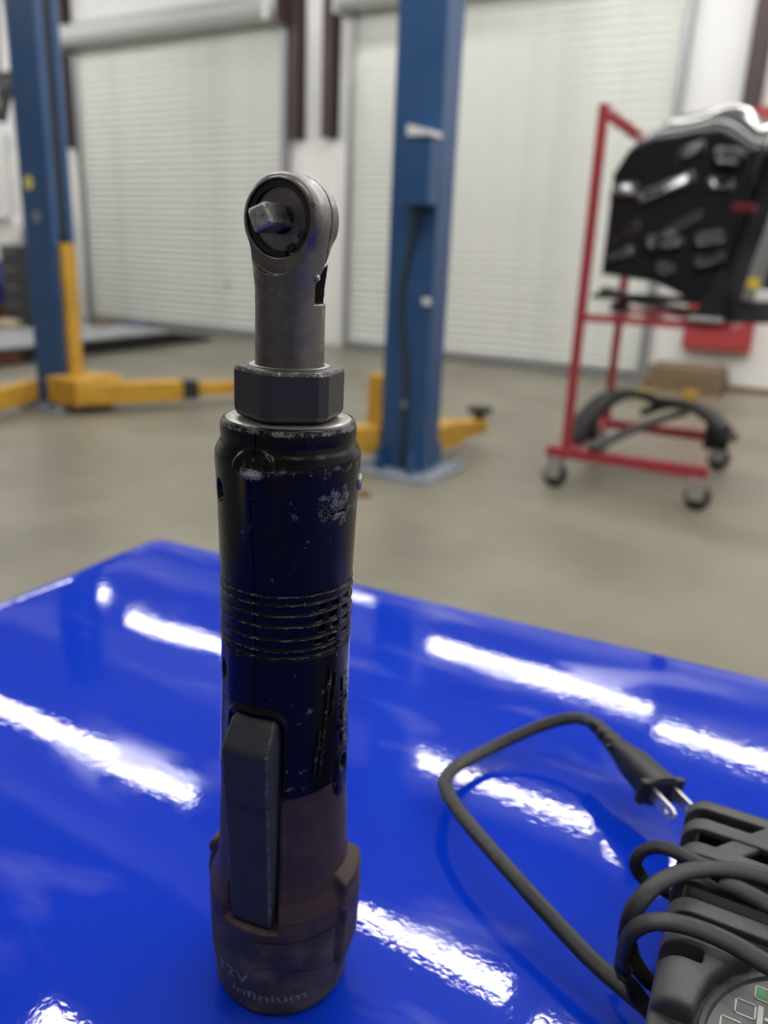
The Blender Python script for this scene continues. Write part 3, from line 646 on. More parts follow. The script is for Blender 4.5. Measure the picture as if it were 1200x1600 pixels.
# loops from the underside over the rounded edge to the flat top
loops = [(.006, -.045), (.0, -.043), (.0, -fil)]
loops += [(fil * (1 - math.cos(R(a))), -fil * (1 - math.sin(R(a)))) for a in (15, 30, 45, 60, 75, 90)]
loops = [(i, z - .0006 if i <= fil else z) for i, z in loops]
loops += [(fil + .006, -.0002), (fil + .014, -.00005), (fil + .025, 0.)]
v = []; f = []
npt = 0
for ins, z in loops:
    o_ = rr_outline(ins); npt = len(o_); v += [(x, y, TABLE_Z + z) for x, y in o_]
for i in range(len(loops) - 1):
    for k in range(npt): k2 = (k + 1) % npt; f.append((i * npt + k, i * npt + k2, (i + 1) * npt + k2, (i + 1) * npt + k))
f.append(tuple((len(loops) - 1) * npt + k for k in range(npt))); f.append(tuple(range(npt - 1, -1, -1)))
obj('tabletop', v, f, M_blue, table, angle=60)
for x in (.10, TW - .10):
    for y in (-.10, -TD + .10): MB().bbox(x - .025, x + .025, y - .025, y + .025, 0, TABLE_Z - .045, .004).build('leg', M_mblack, table)
MB().bbox(.08, TW - .08, -.125, -.075, TABLE_Z - .12, TABLE_Z - .046, .003).build('apron', M_mblack, table); MB().bbox(.08, TW - .08, -TD + .075, -TD + .125, TABLE_Z - .12, TABLE_Z - .046, .003).build('apron', M_mblack, table)
tag(table, 'glossy royal blue tabletop with rounded edges in the foreground', 'table')

# ------------------------------------------------------------------ cordless ratchet
tool = empty('cordless_ratchet', (-.0318, .2405, TABLE_Z + .0002), R(-20)); tool.rotation_euler = (0, R(.5), R(-20))
tag(tool, 'worn black cordless ratchet standing upright on its battery on the blue table', 'ratchet')
M_shell = wear_mat('ratchet_black_shell', (.0045, .0045, .0050), (.20, .20, .20), .20, scale=1500, patches=.625, rough_worn=.55)
M_sleeve = wear_mat('ratchet_maroon_sleeve', (.050, .032, .030), (.16, .13, .11), .42, scale=1200, patches=.68, dust=((.095, .072, .062), .45, .72, .55, 120))
M_batt = wear_mat('battery_dusty_black', (.038, .035, .035), (.20, .18, .16), .52, scale=1200, patches=.68, dust=((.13, .112, .10), .43, .66, .8, 70))
M_trig = wear_mat('trigger_rubber', (.038, .041, .045), (.13, .13, .13), .55, scale=1600, patches=.69, dust=((.03, .032, .036), .45, .7, .6, 150))
M_steel = wear_mat('head_steel', (.20, .188, .182), (.5, .48, .46), .24, scale=1400, patches=.9, rough_worn=.28, dust=((.135, .115, .107), .4, .65, .7, 160))
M_steel.node_tree.nodes['Principled BSDF'].inputs['Metallic'].default_value = .92
for _m in (M_shell, M_sleeve, M_batt, M_trig): _m.node_tree.nodes['Principled BSDF'].inputs['Specular IOR Level'].default_value = .24
M_nut = wear_mat('nut_black_oxide', (.065, .062, .060), (.42, .41, .40), .42, scale=1500, patches=.72, rough_worn=.35)
M_nut.node_tree.nodes['Principled BSDF'].inputs['Metallic'].default_value = .6
M_drive = mat('drive_steel', (.58, .56, .54), .32, 1., noise=((.20, .19, .18), 600, .4, .7))
M_gear = mat('greasy_gear', (.048, .034, .023), .42, .6, noise=((.014, .011, .009), 500, .4, .65))
M_ring = mat('retaining_ring', (.05, .045, .04), .32, .85)
M_silver = mat('worn_silver', (.50, .48, .44), .38, .8, noise=((.30, .27, .23), 500, .4, .7))
M_print = mat('grey_print', (.22, .22, .22), .6)

def ip(z, tab): return np.interp(z, [a for a, b in tab], [b for a, b in tab])
SH = [(.080, .0224), (.0873, .0222), (.1105, .0217), (.130, .0212), (.1405, .0211), (.150, .0212), (.163, .02115), (.169, .0213), (.185, .0217), (.1960, .0222), (.2005, .0224), (.2025, .0223), (.2042, .0216), (.2055, .0208), (.2068, .0205), (.2085, .0207), (.2105, .0207), (.2118, .0203), (.2124, .0198), (.2126, .0190)]
RIBS = [.1618, .1590, .1555, .1518, .1475, .1437, .1414]
def G(x, s): return np.exp(-(x / s) ** 2)
def box2(x, a, b, e): return np.clip((x - a) / e, 0, 1) * np.clip((b - x) / e, 0, 1)
def shell_r(phi, z):
    deg = np.degrees(phi); r = ip(z, SH); arc = phi * .0215; w = np.zeros_like(z)
    w += 1.0 * G(z - .2113, .0012) + .75 * G(z - .2008, .0022) * (.35 + .65 * (deg > -10)) + .72 * box2(z, .180, .2, .006) * box2(deg, 38, 110, 16)
    zone = box2(z, .1405, .1628, .0004); r = r - .00035 * zone
    for zz in RIBS:
        r = r + .0006 * G(z - zz, .00030); w = w + .95 * G(z - zz, .00032)
    # vent holes between the rings
    for i, (a, b) in enumerate(((.1452, .1468), (.1490, .1510), (.1528, .1548), (.1565, .1583))):
        for d0, d1 in ((52, 60), (66, 76), (82, 94)):
            dd = 3 * (i % 2); r = r - .0022 * box2(z, a, b, .0002) * box2(deg, d0 + dd, d1 + dd, 1.2)
    # seam between the shell halves
    sm = box2(z, .1215, .1995, .001) + box2(z, .2035, .2115, .0005); r = r - .0010 * G(arc, .00030) * sm
    w = w + .45 * G(np.abs(arc) - .0006, .0004) * box2(z, .12, .2, .001)
    # raised nose at the front, fading downwards
    fade = np.clip((z - .163) / .036, 0, 1) ** 1.5 * np.clip((.2012 - z) / .0014, 0, 1); r = r + .0023 * fade * G(arc, .0034); w = w + .8 * G(z - .1995, .0013) * G(arc, .004)
    # little arch above the nose
    r = r + .0007 * G(np.hypot(arc, (z - .2005)) - .0058, .0009) * (z > .2005)
    # oval screw recesses and the short slot
    for d0, z0, rx, rz_ in ((-40, .1915, .0030, .0038), (-42, .1310, .0024, .0040), (87, .0975, .0022, .0034)):
        q = np.hypot((phi - math.radians(d0)) * .0218 / rx, (z - z0) / rz_); r = r - .0022 * np.clip((1 - q) / .25, 0, 1); w = w + .5 * G(q - 1, .12)
    r = r - .0016 * box2(z, .1868, .1880, .0003) * box2(deg, 62, 79, 1.5); w = w + .25 * box2(z, .176, .196, .004) * box2(deg, 55, 85, 8)
    # tab round the lower screw
    r = r + .0007 * np.clip((1 - np.hypot((phi - math.radians(87)) * .0218 / .0044, np.maximum(0, np.abs(z - .0945) - .0055) / .0044)) / .25, 0, 1)
    # trigger well with a raised arch
    a = np.abs(arc); top = .1210 - .8 * np.maximum(0, a - .0055)
    ins = np.clip((.0094 - a) / .0006, 0, 1) * np.clip((top - z) / .0006, 0, 1); r = r - .0028 * ins
    dist = np.where(z < .1165, np.abs(a - .0102), np.abs(np.hypot(np.maximum(0, a - .0045), np.maximum(0, z - .1165)) - .0057)); r = r + .0008 * G(dist, .0010) * box2(z, .088, .126, .004); w = w + .35 * G(dist, .0006) * box2(z, .118, .126, .001)
    # flattish sides below the trigger arch
    return r, np.clip(w, 0, 1.3)
def radial(name, rfn, zlow, zhigh, nz, nphi, m, parent, flip_cap=None):
    ph = np.linspace(-math.pi, math.pi, nphi, endpoint=False); t = np.linspace(0, 1, nz)
    PH_, T = np.meshgrid(ph, t); zl = zlow(PH_) if callable(zlow) else zlow; zh = zhigh(PH_) if callable(zhigh) else zhigh
    Z = zl + (zh - zl) * T; r, w = rfn(PH_, Z)
    V = np.stack([r * np.sin(PH_), -r * np.cos(PH_), Z], -1).reshape(-1, 3)
    i, j = np.meshgrid(np.arange(nz - 1), np.arange(nphi), indexing='ij'); j2 = (j + 1) % nphi
    Fq = np.stack([i * nphi + j, i * nphi + j2, (i + 1) * nphi + j2, (i + 1) * nphi + j], -1).reshape(-1, 4)
    fl = Fq.tolist()
    if flip_cap: fl.append(list(range(nphi - 1, -1, -1)))
    return obj(name, V.tolist(), fl, m, parent, smooth=True, wear=w.reshape(-1))
def shell_low(ph): 
    d = np.degrees(ph); return .0912 + .0015 * np.clip((d - 30) / 50, 0, 1) - .0085 * np.sqrt(np.clip(1 - ((d - 87) / 11.5) ** 2, 0, 1)) - .0085 * np.sqrt(np.clip(1 - ((d + 87) / 11.5) ** 2, 0, 1))
shell = radial('shell', shell_r, shell_low, .2126, 460, 560, M_shell, tool)
SL = [(.026, .0258), (.0330, .0262), (.040, .0265), (.0440, .0262), (.0475, .0250), (.0500, .0240), (.0535, .0233), (.060, .0228), (.0873, .0218), (.096, .0213)]
def sleeve_r(phi, z):
    deg = np.degrees(phi); r = ip(z, SL); arc = phi * .0222; a = np.abs(arc); w = np.zeros_like(z)
    ins = np.clip((.0092 - a) / .0006, 0, 1) * np.clip((z - .0395) / .001, 0, 1); r = r - .0024 * ins - (r - .0228) * np.clip((.0092 - a) / .0006, 0, 1) * np.clip((z - .0395) / .002, 0, 1) * (z < .056)
    r = r + .0004 * G(a - .0102, .0008) * (z > .05)
    lat = np.clip((24 - np.abs(np.abs(deg) - 99)) / 3, 0, 1); r = r + .0021 * lat * box2(z, .0265, .0545, .0035) * 1.0 + .0020 * lat * box2(z, .046, .0545, .003)
    w = w + .5 * G(z - .0425, .0015) + .5 * G(z - .033, .001) + .5 * lat * box2(z, .03, .05, .003) * G(np.abs(np.abs(deg) - 99) - 24, 3)
    return r, np.clip(w, 0, 1)
radial('sleeve', sleeve_r, lambda p: .0310 + .0016 * np.sin(3 * p + .6) + .0008 * np.sin(7 * p), .096, 200, 300, M_sleeve, tool)
BT = [(0, .0225), (.0004, .0232), (.0012, .0238), (.003, .02435), (.008, .0250), (.0195, .0261), (.030, .02635), (.036, .02635)]
def batt_r(phi, z):
    deg = np.degrees(phi); r = ip(z, BT); w = np.zeros_like(z)
    lat = np.clip((24 - np.abs(np.abs(deg) - 99)) / 2, 0, 1); taper = np.clip((z - .012) / .010, 0, 1); r = r + .0019 * lat * taper
    r = r - .0012 * G(np.abs(deg) - 73.5, 1.1) * box2(z, .016, .04, .003)
    # stepped moulding line
    ln = .0225 + .0022 * np.sin(deg / 14.) * (deg > 0); r = r + .0004 * np.clip((z - ln) / .0006, 0, 1) * box2(deg, 2, 72, 4)
    w = w + .45 * G(z - ln, .0007) * box2(deg, 2, 72, 4) + .25 * G(z - .0015, .002) + .4 * G(np.abs(deg) - 76, 1.5) * taper
    return r, np.clip(w, 0, 1)
radial('battery', batt_r, 0., .036, 120, 300, M_batt, tool, flip_cap=True)
# trigger paddle
v = []; f = []; w_ = []
zs = np.concatenate([[.0398, .0402, .0410], np.linspace(.043, .1095, 44), [.1105, .1113, .1121, .113, .115, .117, .1185, .1193, .1197]])
ncs = 17
for z in zs:
    body = float(ip(z, SH)) if z > .09 else float(min(ip(z, SL), .0230))
    p = np.interp(z, [.0398, .0402, .041, .060, .085, .1105, .1121, .1185, .1193, .1197], [-.002, .0000, .0010, .0026, .0048, .0066, .0062, .0012, .0004, -.0012])
    hw = np.interp(z, [.0398, .041, .08, .11, .1185, .1197], [.0074, .0078, .0081, .0084, .0078, .0070])
    out = body + p; inn = body - .004; rc = .0016
    half = [(hw, inn), (hw, inn + (out - rc - inn) * .5), (hw, out - rc)] + [(hw - rc * (1 - math.cos(R(a))), out - rc * (1 - math.sin(R(a)))) for a in (30, 60, 90)] + [(hw * .5, out + .0003), (0.0, out + .00045)]
    pts = half + [(-x, y) for x, y in half[-2::-1]]
    k = len(pts); v += [(x, -y, z) for x, y in pts]; w_ += [(.9 if 3 <= i <= 4 or k - 5 <= i <= k - 4 else 0) + (.7 if abs(z - .1113) < .0006 else 0) for i in range(k)]
nz = len(zs)
for i in range(nz - 1):
    for j in range(k - 1): f.append((i * k + j, (i + 1) * k + j, (i + 1) * k + j + 1, i * k + j + 1))
f.append(tuple(range(k))); f.append(tuple((nz - 1) * k + j for j in range(k - 1, -1, -1)))
obj('trigger', v, f, M_trig, tool, angle=55, wear=w_)
# bezel washer, collar nut
MB().lathe([(.0150, .2108), (.0193, .2112), (.0194, .2121), (.0188, .2126), (.0150, .2126)], 96).build('washer', M_silver, tool, angle=40)
nut = MB(); hexr = .0164; rows = [(.2130, .88), (.2138, .95), (.2152, 1.), (.2156, 1.), (.2263, 1.), (.2268, 1.), (.2279, .965), (.2283, .90)]
na = []; rot0 = math.radians(4)
for i in range(6):
    c = rot0 + i * math.pi / 3
    for d in (-6.5, 6.5): na.append(c + math.radians(d))
vv = []; ww = []
for z, s in rows:
    for a in na: vv.append((hexr * s * math.sin(a), -hexr * s * math.cos(a), z)); ww.append(.75 if z in (.2268, .2279) else .55 if z == .2152 else .0)
ff = [(i * 12 + j, i * 12 + (j + 1) % 12, (i + 1) * 12 + (j + 1) % 12, (i + 1) * 12 + j) for i in range(7) for j in range(12)]
ri = [(.0118, .2283), (.0118, .2262)]; b0 = len(vv)
for r_, z in ri:
    for a in na: vv.append((r_ * math.sin(a), -r_ * math.cos(a), z)); ww.append(.0)
ff += [(7 * 12 + j, 7 * 12 + (j + 1) % 12, b0 + (j + 1) % 12, b0 + j) for j in range(12)] + [(b0 + j, b0 + (j + 1) % 12, b0 + 12 + (j + 1) % 12, b0 + 12 + j) for j in range(12)]
ff.append(tuple(range(11, -1, -1)))
no = obj('collar_nut', vv, ff, M_nut, tool, wear=ww); bv = no.modifiers.new('bevel', 'BEVEL'); bv.width = .0006; bv.segments = 2; bv.limit_method = 'ANGLE'
MB().lathe([(.0125, .2262), (.0125, .2278), (.0117, .2284), (.0104, .2284)], 72, cap=False).build('snap_ring', M_silver, tool, angle=40)
# head: signed distance, millimetres; front is -y
ZC, RH, DH = 268.6, 12.4, 7.6
def head_sdf(X, Y, Z):
    rad_ = np.interp(Z, [224, 244, 250, 256, 262, 268], [10.25, 10.15, 10.3, 10.9, 11.6, 11.9])
    bar = np.maximum(np.maximum(np.hypot(X, Y) - rad_, Z - 268.6), 225 - Z)
    rr = np.hypot(X, Z - ZC); q0 = rr - RH + 3.2; q1 = np.abs(Y) - DH + 3.2
    disc = np.hypot(np.maximum(q0, 0), np.maximum(q1, 0)) + np.minimum(np.maximum(q0, q1), 0) - 3.2
    cutx = np.where(Z > 264.8, np.abs(X), np.hypot(X, Z - 264.8)) - 10.9
    for sg in (-1, 1):
        flat = np.maximum(DH - .2 - sg * Y, cutx); bar = np.maximum(bar, -flat)
    d = smin(bar, disc, .8)
    for sg in (-1, 1): d = np.maximum(d, -np.maximum(DH - .15 - sg * Y, cutx))
    # drive recess
    d = smax(d, -np.maximum(rr - 10.2, Y + DH - 1.9), .35)
    # seam of the back plate, and the side slot
    d = np.maximum(d, -np.maximum(np.maximum(np.abs(Y - 1.2 - .06 * (Z - ZC)) - .22, 9.5 - np.hypot(X, Z - ZC) * 1.0), 250 - Z) * 1.0) if True else d
    slot = np.maximum(np.maximum(3.5 - X, np.maximum(-3.0 - Y, Y - 7.5)), np.maximum(246.2 - Z, Z - 251.8 - 1.45 * (Y + 3.0))); d = np.maximum(d, -slot)
    return d
head = net_obj('head', lambda X, Y, Z: head_sdf(X * 1000, Y * 1000, Z * 1000) / 1000, (-.0135, -.0115, .2255), (.0135, .0115, .2818), .00028, M_steel, tool)
head.rotation_euler.z = R(-4)
FA = Matrix.Translation((0, 0, ZC / 1000)) @ Matrix.Rotation(R(90), 4, 'X')       # local z of the lathe -> -y (towards the front)
def face_part(name, prof, m, seg=72, cap=False): return MB().lathe(prof, seg, FA, cap).build(name, m, head, angle=35)
face_part('gear_face', [(.0102, .0052), (.0076, .0054), (.0072, .0050), (.0046, .0050), (.0044, .0040), (.0001, .0040)], M_gear)
rg = MB(); n = 60; prof = [(.0082, .0058), (.0100, .0058), (.0100, .0066), (.0084, .0068)]
for i in range(n):
    a0 = R(-70 + 340 * i / n + 15); a1 = R(-70 + 340 * (i + 1) / n + 15)
    vv = [FA @ Vector((r_ * math.cos(a), r_ * math.sin(a), z)) for a in (a0, a1) for r_, z in prof]
    fq = [(j, (j + 1) % 4, 4 + (j + 1) % 4, 4 + j) for j in range(4)]
    if i == 0: fq.append((3, 2, 1, 0))
    if i == n - 1: fq.append((4, 5, 6, 7))
    rg.add(vv, fq)
for a in (-28, -62): 
    rg.bbox(.0074, .0092, -.0012, .0012, .0059, .0072, .0003, FA @ Matrix.Rotation(R(a), 4, 'Z'))
rg.build('retaining_ring', M_ring, head, angle=35)
dr = MB(); DM = FA @ Matrix.Rotation(R(22), 4, 'Z')
hs = .00318; c_ = .0006
def sq(h, c): return [(h, -h + c), (h, h - c), (h - c, h), (-h + c, h), (-h, h - c), (-h, -h + c), (-h + c, -h), (h - c, -h)]
rowsd = [(.0040, hs, c_), (.0158, hs, c_), (.0166, hs * .80, c_ * 1.2)]
vv = [DM @ Vector((x, y, z)) for z, h, c in rowsd for x, y in sq(h, c)]
ff = [(i * 8 + j, i * 8 + (j + 1) % 8, (i + 1) * 8 + (j + 1) % 8, (i + 1) * 8 + j) for i in range(2) for j in range(8)] + [tuple(16 + j for j in range(8))]
dr.add(vv, ff); dr.build('square_drive', M_drive, head, angle=25)
MB().lathe([(.0040, .0040), (.0040, .0062), (.0036, .0068), (.0031, .0068)], 40, FA, False).build('drive_collar', M_gear, head, angle=35)
MB().lathe([(.0009, 0), (.0009, .0012), (.0005, .0016)], 16, Matrix.Translation((.0096, -.0032, .2535)) @ Matrix.Rotation(R(90), 4, 'Y')).build('pin', M_silver, head, angle=35)
# screws in the side of the shell
def side_screw(deg, z, r_, rr_, m):
    a = math.radians(deg); nrm = Vector((math.sin(a), -math.cos(a), 0)); M = Matrix.Translation(nrm * r_ + Vector((0, 0, z))) @ nrm.to_track_quat('Z', 'Y').to_matrix().to_4x4()
    MB().lathe([(rr_, -.002), (rr_, .0003), (rr_ * .8, .0008), (rr_ * .4, .0008), (rr_ * .36, -.0006), (.0001, -.0006)], 24, M, False).build('screw', m, tool, angle=35)
side_screw(107, .1935, .0222, .0026, M_silver); side_screw(-40, .1915, .0198, .0024, M_gear); side_screw(-42, .131, .0192, .0016, M_gear); side_screw(87, .0975, .0200, .0017, M_gear)

# lettering wrapped on the battery and embossed on the side
def text_mesh(txt, size, shear=0.):
    c = bpy.data.curves.new('t', 'FONT'); c.body = txt; c.size = size; c.shear = shear; c.align_x = 'LEFT'; c.resolution_u = 3
    o = bpy.data.objects.new('t', c); COL.objects.link(o); bpy.context.view_layer.update()
    me = o.evaluated_get(bpy.context.evaluated_depsgraph_get()).to_mesh()
    vs = [p.co.copy() for p in me.vertices]; fs = [tuple(p.vertices) for p in me.polygons]
    bpy.data.objects.remove(o); return vs, fs
batt = [o for o in tool.children if o.name.startswith('battery')][0]
def wrap_text(name, txt, size, deg0, z0, m, sx=1., parent=batt, rfn=None, off=.00012, shear=0.):
    vs, fs = text_mesh(txt, size, shear); out = []
    for p in vs:
        z = z0 + p.y; r_ = (float(ip(z, BT)) if rfn is None else rfn(z)) + off; a = math.radians(deg0) + p.x * sx / r_
        out.append((r_ * math.sin(a), -r_ * math.cos(a), z))
    return obj(name, out, fs, m, parent)
tag(wrap_text('lettering', '12V', .0066, -33, .0152, M_print, 1.45), 'faded grey lettering 12V')
tag(wrap_text('lettering', '3.0Ah', .0032, 15, .0142, mat('faint_print', (.075, .073, .072), .6), 1.2), 'faint lettering 3.0Ah')
tag(wrap_text('lettering', 'infinium', .0052, -17, .0088, M_print, 1.75), 'faded grey lettering infinium')
# embossed side mark: two slanted bars and an upright word
M_emb = wear_mat('embossed_black', (.008, .008, .009), (.30, .30, .30), .25, scale=2500, patches=.56, rough_worn=.5)
def emb_bar(pts, parent=shell, th=.0007):
    vv = []
    for lift in (-.0006, th):
        for deg, z in pts:
            r_ = float(ip(z, SH)) + lift; a = math.radians(deg); vv.append((r_ * math.sin(a), -r_ * math.cos(a), z))
    k = len(pts); ff = [tuple(range(k, 2 * k))] + [(i, (i + 1) % k, (i + 1) % k + k, i + k) for i in range(k)]
    return obj('raised_bar', vv, ff, M_emb, parent)
for d, z0, z1 in ((63, .1175, .136), (70, .1185, .134), (52, .098, .114), (57.5, .098, .1165)):
    emb_bar([(d - 1.2, z0), (d + 1.2, z0), (d + 6.5, z1), (d + 4.1, z1)])
def emb_word(txt, size, deg0, z0, step):
    """letters stacked sideways up the side of the handle"""
    vs, fs = text_mesh(txt, size); out = []; n0 = len(vs)
    for lift in (.0006,):
        for p in vs:
            z = z0 + p.x; r_ = float(ip(z, SH)) + lift; a = math.radians(deg0) - p.y / r_; out.append((r_ * math.sin(a), -r_ * math.cos(a), z))
    o = obj('raised_lettering', out, fs, M_emb, shell); s_ = o.modifiers.new('thick', 'SOLIDIFY'); s_.thickness = .0010; s_.offset = -1
    return o
tag(emb_word('infinium', .0085, 95, .1035, 0), 'raised black lettering up the side of the handle')

# ------------------------------------------------------------------ battery charger with its cord
CHR = R(-27.5); ch0 = at_z(1093, 1250, TABLE_Z + .046)
charger = empty('battery_charger', (ch0.x, ch0.y, TABLE_Z + .0002), CHR)
tag(charger, 'black battery charger with its cord wrapped round it on the blue table', 'charger')
M_ch = mat('charger_plastic', (.042, .042, .043), .55, noise=((.075, .072, .069), 60, .42, .7), bump=(1400, .35, .0004))
M_lab = mat('charger_label', (.075, .075, .080), .45, noise=((.10, .098, .095), 90, .4, .7))
SLATS = [(2.0, -5.8), (-14., -21.6), (-30., -37.6), (-46., -53.4), (-62., -69.5)]
def housing_sdf(X, Y, Z):
    # top falls away towards the far end and the shoulders are round
    zt = 48 - .006 * np.maximum(0, Y + 20) ** 2 * 1.0
    b = sd_box(X, Y, Z * 48 / np.maximum(zt, 30), (42 - .04 * (Y + 60), -66, 22), (44 + .0 * Y, 77, 26), 9)
    return np.maximum(b, .3 - Z)
def ch_low(X, Y, Z):
    d = housing_sdf(X, Y, Z)
    vent = np.maximum(np.maximum(Y - 6.5, -76.5 - Y), np.minimum(33 - Z, np.maximum(np.maximum(2.5 - X, X - 82), 14 - Z))); d = np.maximum(d, -vent)
    slot = sd_box(X, Y, Z, (2, -87.0, 50), (10.5, 3.3, 14), 1.0); d = np.maximum(d, -slot)
    step = np.maximum(np.maximum(Y + 109, X - 13.5), 40 - Z); d = smax(d, -step, 3.0)
    ring = np.maximum(np.hypot(X - 54, Y + 109) - 41, 40.5 - Z); d = smax(d, -ring, 2.5)
    return d
def mm(fn): return lambda X, Y, Z: fn(X * 1000, Y * 1000, Z * 1000) / 1000
net_obj('housing', mm(ch_low), (-.008, -.146, -.0005), (.096, .014, .052), .0008, M_ch, charger)
for a, b in SLATS:
    def sl_(X, Y, Z, a=a, b=b):
        d = smax(housing_sdf(X, Y, Z), np.abs(Y - (a + b) / 2) - abs(a - b) / 2, .6); return np.maximum(d, np.where(X < 2.0, 32.5, 48 - .006 * np.maximum(0, Y + 20) ** 2 - 3.0) - Z)
    net_obj('vent_slat', mm(sl_), (-.008, b / 1000 - .001, .0325), (.096, a / 1000 + .001, .052), .0006, M_ch, charger)
# diagonal rib bridging the gaps
M = Matrix.Translation((.021, -.020, .0)) @ Matrix.Rotation(R(-36), 4, 'Z'); MB().bbox(-.0042, .0042, -.030, .022, .0440, .0472, .0010, M).build('vent_rib', M_ch, charger)
tag(MB().bbox(.001, .0122, -.0900, -.0840, .0355, .0372, .0006).build('slot_shade_insert', M_mblack, charger), 'black insert standing in for the shade inside the slot')  # black insert put in as the slot's inner shade
tag(MB().bbox(.003, .0815, -.076, .006, .0135, .0150, .0005).build('vent_shade_insert', M_mblack, charger), 'black sheet standing in for the shade inside the vents')  # black sheet under the slats, shade of the gaps put into colour
MB().lathe([(.0400, .0400), (.0395, .0418), (.0380, .0418), (.0372, .0404)], 72, Matrix.Translation((.054, -.109, 0)), False).build('panel_rim', M_ch, charger, angle=40)
lp = MB().lathe([(.0376, .0395), (.0374, .0406), (.0001, .0406)], 72, Matrix.Translation((.054, -.109, 0)), False).build('label_panel', M_lab, charger, angle=40)
M_icon = mat('icon_white', (.45, .45, .44), .6); M_green = mat('icon_green', (.05, .22, .07), .6)
def icon(name, rects, m, x, y, rot=0.):
    mb = MB(); T = Matrix.Translation((x, y, 0)) @ Matrix.Rotation(R(rot), 4, 'Z')
    for x0, x1, y0, y1 in rects: mb.box(x0, x1, y0, y1, .0402, .04085, T)
    return mb.build(name, m, lp)
def frame(wd_, h, t=.0005): return [(0, wd_, 0, t), (0, wd_, h - t, h), (0, t, 0, h), (wd_ - t, wd_, 0, h)]
ix, iy = .0232, -.0885
icon('green_cell', [(0, .0026, 0, .0045), (.0030, .0056, 0, .0045)], M_green, ix + .0063, iy + .0008); icon('cell_frame', frame(.0125, .0057), M_icon, ix + .0057, iy + .0002)
icon('battery_icon', frame(.0062, .0062) + [(.0066, .0082, -.001, .0065)], M_icon, ix + .0005, iy - .0085); icon('cross_icon', [(.0105, .0118, -.0008, .0052), (.0092, .0132, .0016, .0028)], M_icon, ix, iy - .0085)
icon('battery_icon', frame(.0062, .0062), M_icon, ix - .003, iy - .0175); icon('bar_icon', [(0, .001, 0, .006), (.002, .003, 0, .006)], M_icon, ix + .006, iy - .0175)
# cord: flat twin flex, 7 x 3.6 mm
M_cord = mat('cord_black', (.015, .015, .017), .45, spec=.4, noise=((.028, .027, .027), 260, .45, .7))
prof = [(3.45 * math.cos(a), 1.75 * math.sin(a) * (1 if abs(math.cos(a)) > .25 else .86)) for a in [2 * math.pi * i / 20 for i in range(20)]]
prof = [(a / 1000, b / 1000) for a, b in prof]
Minv = (Matrix.Translation(charger.location) @ Matrix.Rotation(CHR, 4, 'Z')).inverted()
def cpt(px, py, h): return Minv @ at_z(px, py, TABLE_Z + h)
run1 = [cpt(*p) for p in [(930, 1131, .024), (905, 1122, .0235), (870, 1126, .020), (820, 1144, .014), (765, 1170, .009), (720, 1193, .010), (699, 1212, .014), (697, 1232, .017), (712, 1260, .019), (745, 1302, .0195), (800, 1365, .0185), (860, 1432, .016), (925, 1500, .014), (985, 1552, .013), (1025, 1583, .012), (1065, 1610, .010)]]
cord = MB(); P = spline(run1, 8)
ups = []
for i, p in enumerate(P):
    t_ = i / len(P); ups.append(Vector((.25, -.55 + .5 * t_, .8)) if t_ < .45 else Vector((-.30, -.25, .9)))
cord.sweep(P, prof, ups)
loop3 = [(1260, 1540, .0525), (1200, 1508, .0525), (1150, 1478, .0525), (1100, 1455, .0525), (1055, 1442, .0520), (1015, 1441, .050), (988, 1456, .045), (974, 1485, .036), (974, 1515, .027), (990, 1548, .017), (1015, 1578, .012), (1055, 1605, .010)]
cord.sweep(spline([cpt(*p) for p in loop3], 8), prof, Vector((-.25, -.25, .9)))
loop2 = [(1270, 1395, .0540), (1200, 1372, .0540), (1140, 1359, .0540), (1080, 1360, .0540), (1030, 1379, .0525), (998, 1410, .048), (983, 1440, .042), (980, 1470, .034), (990, 1500, .026), (1012, 1530, .018), (1045, 1552, .012), (1085, 1572, .010)]
cord.sweep(spline([cpt(*p) for p in loop2], 8), prof, Vector((-.2, -.3, .9)))
loop1 = [(1130, 1372, .0510), (1095, 1352, .0510), (1062, 1334, .050), (1030, 1324, .046), (1004, 1330, .041), (993, 1348, .036), (1001, 1368, .031), (1022, 1384, .026), (1052, 1400, .020), (1090, 1415, .016)]
cord.sweep(spline([cpt(*p) for p in loop1], 8), [(a * .8, b * .9) for a, b in prof], Vector((-.3, -.4, .8)))
loop4 = [(1125, 1378, .0510), (1160, 1392, .0515), (1210, 1420, .0515), (1270, 1460, .0515)]
cord.sweep(spline([cpt(*p) for p in loop4], 8), [(a * 1.0, b) for a, b in prof], Vector((-.1, -.3, .9)))
tag(cord.build('power_cord', M_cord, charger, angle=50), 'flat black power cord looped over the charger')
# plug
a_ = cpt(930, 1131, .024); b_ = cpt(1034, 1238, .0220); d_ = (b_ - a_); Lp = d_.length; d_.normalize()
upv = Vector((.22, 0., 1.)); sdv = d_.cross(upv).normalized(); upv = sdv.cross(d_).normalized()
PM = Matrix.Translation(a_) @ Matrix((sdv, d_, upv)).transposed().to_4x4()      # x side, y along, z up
pg = MB(); rows = []
def ell(y, hx, hz, n=16): return [PM @ Vector((hx * math.copysign(abs(math.cos(t)) ** .6, math.cos(t)), y, hz * math.copysign(abs(math.sin(t)) ** .6, math.sin(t)))) for t in [2 * math.pi * i / n for i in range(n)]]
L_ = Lp
spec = [(-.001, .0028, .0024), (.0, .0040, .0032), (.004, .0042, .0034), (.0055, .0032, .0027), (.007, .0044, .0036), (.011, .0046, .0037), (.0125, .0034, .0029), (.014, .0048, .0039), (.018, .0050, .0040), (.0195, .0040, .0034), (.021, .0052, .0043), (.026, .0058, .0052), (.034, .0072, .0070), (L_ - .006, .0082, .0080), (L_ - .004, .0084, .0082), (L_, .0084, .0080)]
rows = [ell(*s) for s in spec]; k = 16
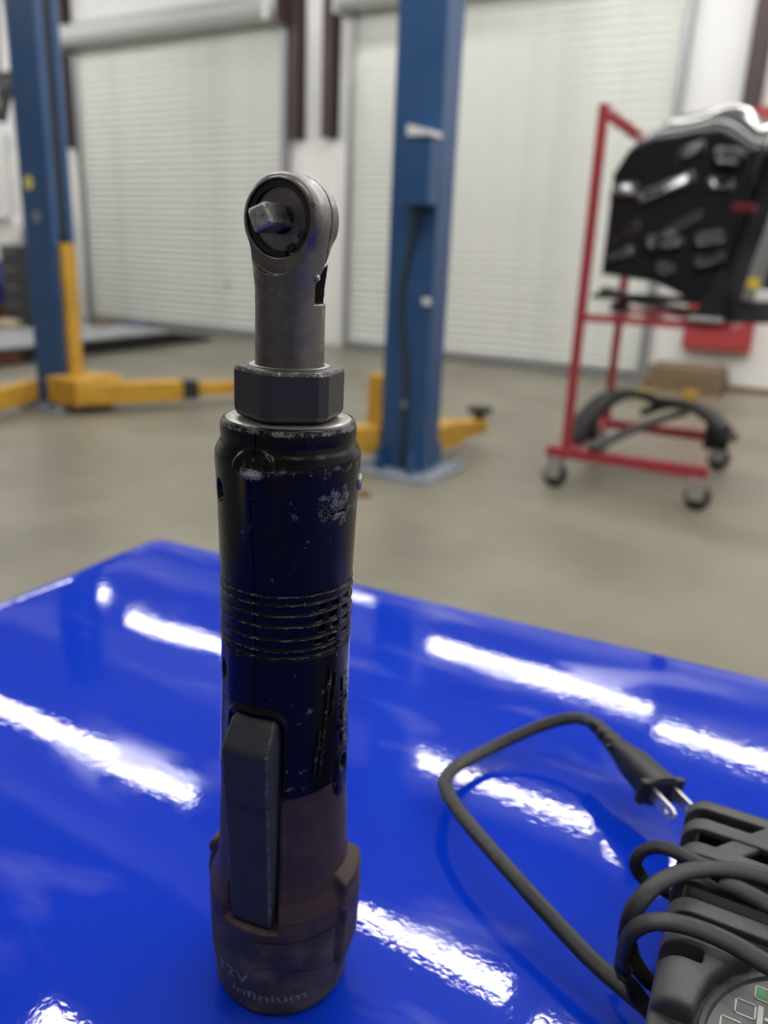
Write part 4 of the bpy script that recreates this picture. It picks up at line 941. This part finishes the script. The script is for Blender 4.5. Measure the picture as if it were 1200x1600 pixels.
vv = [p for r_ in rows for p in r_]; ff = [(i * k + j, i * k + (j + 1) % k, (i + 1) * k + (j + 1) % k, (i + 1) * k + j) for i in range(len(rows) - 1) for j in range(k)] + [tuple(range(k - 1, -1, -1)), tuple((len(rows) - 1) * k + j for j in range(k))]
pg.add(vv, ff[:]); pg.v = [tuple(x) for x in pg.v]
plug = pg.build('plug', M_cord, charger, angle=40)
MB().bbox(-.0125, .0125, L_ - .0035, L_ + .0005, -.0062, .0062, .0008, PM).build('flange', M_cord, plug)
MB().bbox(-.0070, -.0050, .0195, .0225, -.0015, .0015, .0004, PM).bbox(.005, .007, .0195, .0225, -.0015, .0015, .0004, PM).build('grip_nub', M_cord, plug)
M_prong = mat('prong_brass', (.72, .66, .55), .3, .9)
for sx in (-.0063, .0063):
    mb = MB(); t0, t1 = sx - .00075, sx + .00075
    out = [(L_, -.0031), (L_ + .0150, -.0031), (L_ + .0172, -.0018), (L_ + .0172, .0018), (L_ + .0150, .0031), (L_, .0031)]
    hole = [(L_ + .0125 + .0014 * math.cos(R(a)), .0014 * math.sin(R(a))) for a in range(0, 360, 30)]
    bm = bmesh.new()
    ov = [bm.verts.new((0, y, z)) for y, z in out]; hv = [bm.verts.new((0, y, z)) for y, z in hole]
    eg = [bm.edges.new((a, b)) for lst in (ov, hv) for a, b in zip(lst, lst[1:] + lst[:1])]
    bmesh.ops.triangle_fill(bm, use_beauty=True, edges=eg)
    ctr = Vector((0, L_ + .0125, 0)); bad = [q for q in bm.faces if (q.calc_center_median() - ctr).length < .0009 and all(x in hv for x in q.verts)]
    bmesh.ops.delete(bm, geom=bad, context='FACES_ONLY')
    ex = bmesh.ops.extrude_face_region(bm, geom=bm.faces[:]); 
    for q in ex['geom']:
        if isinstance(q, bmesh.types.BMVert): q.co.x += .0015
    bmesh.ops.recalc_face_normals(bm, faces=bm.faces[:]); bm.verts.index_update()
    mb.add([PM @ (q.co + Vector((t0, 0, 0))) for q in bm.verts], [[q.index for q in fc.verts] for fc in bm.faces]); bm.free()
    mb.build('prong', M_prong, plug)
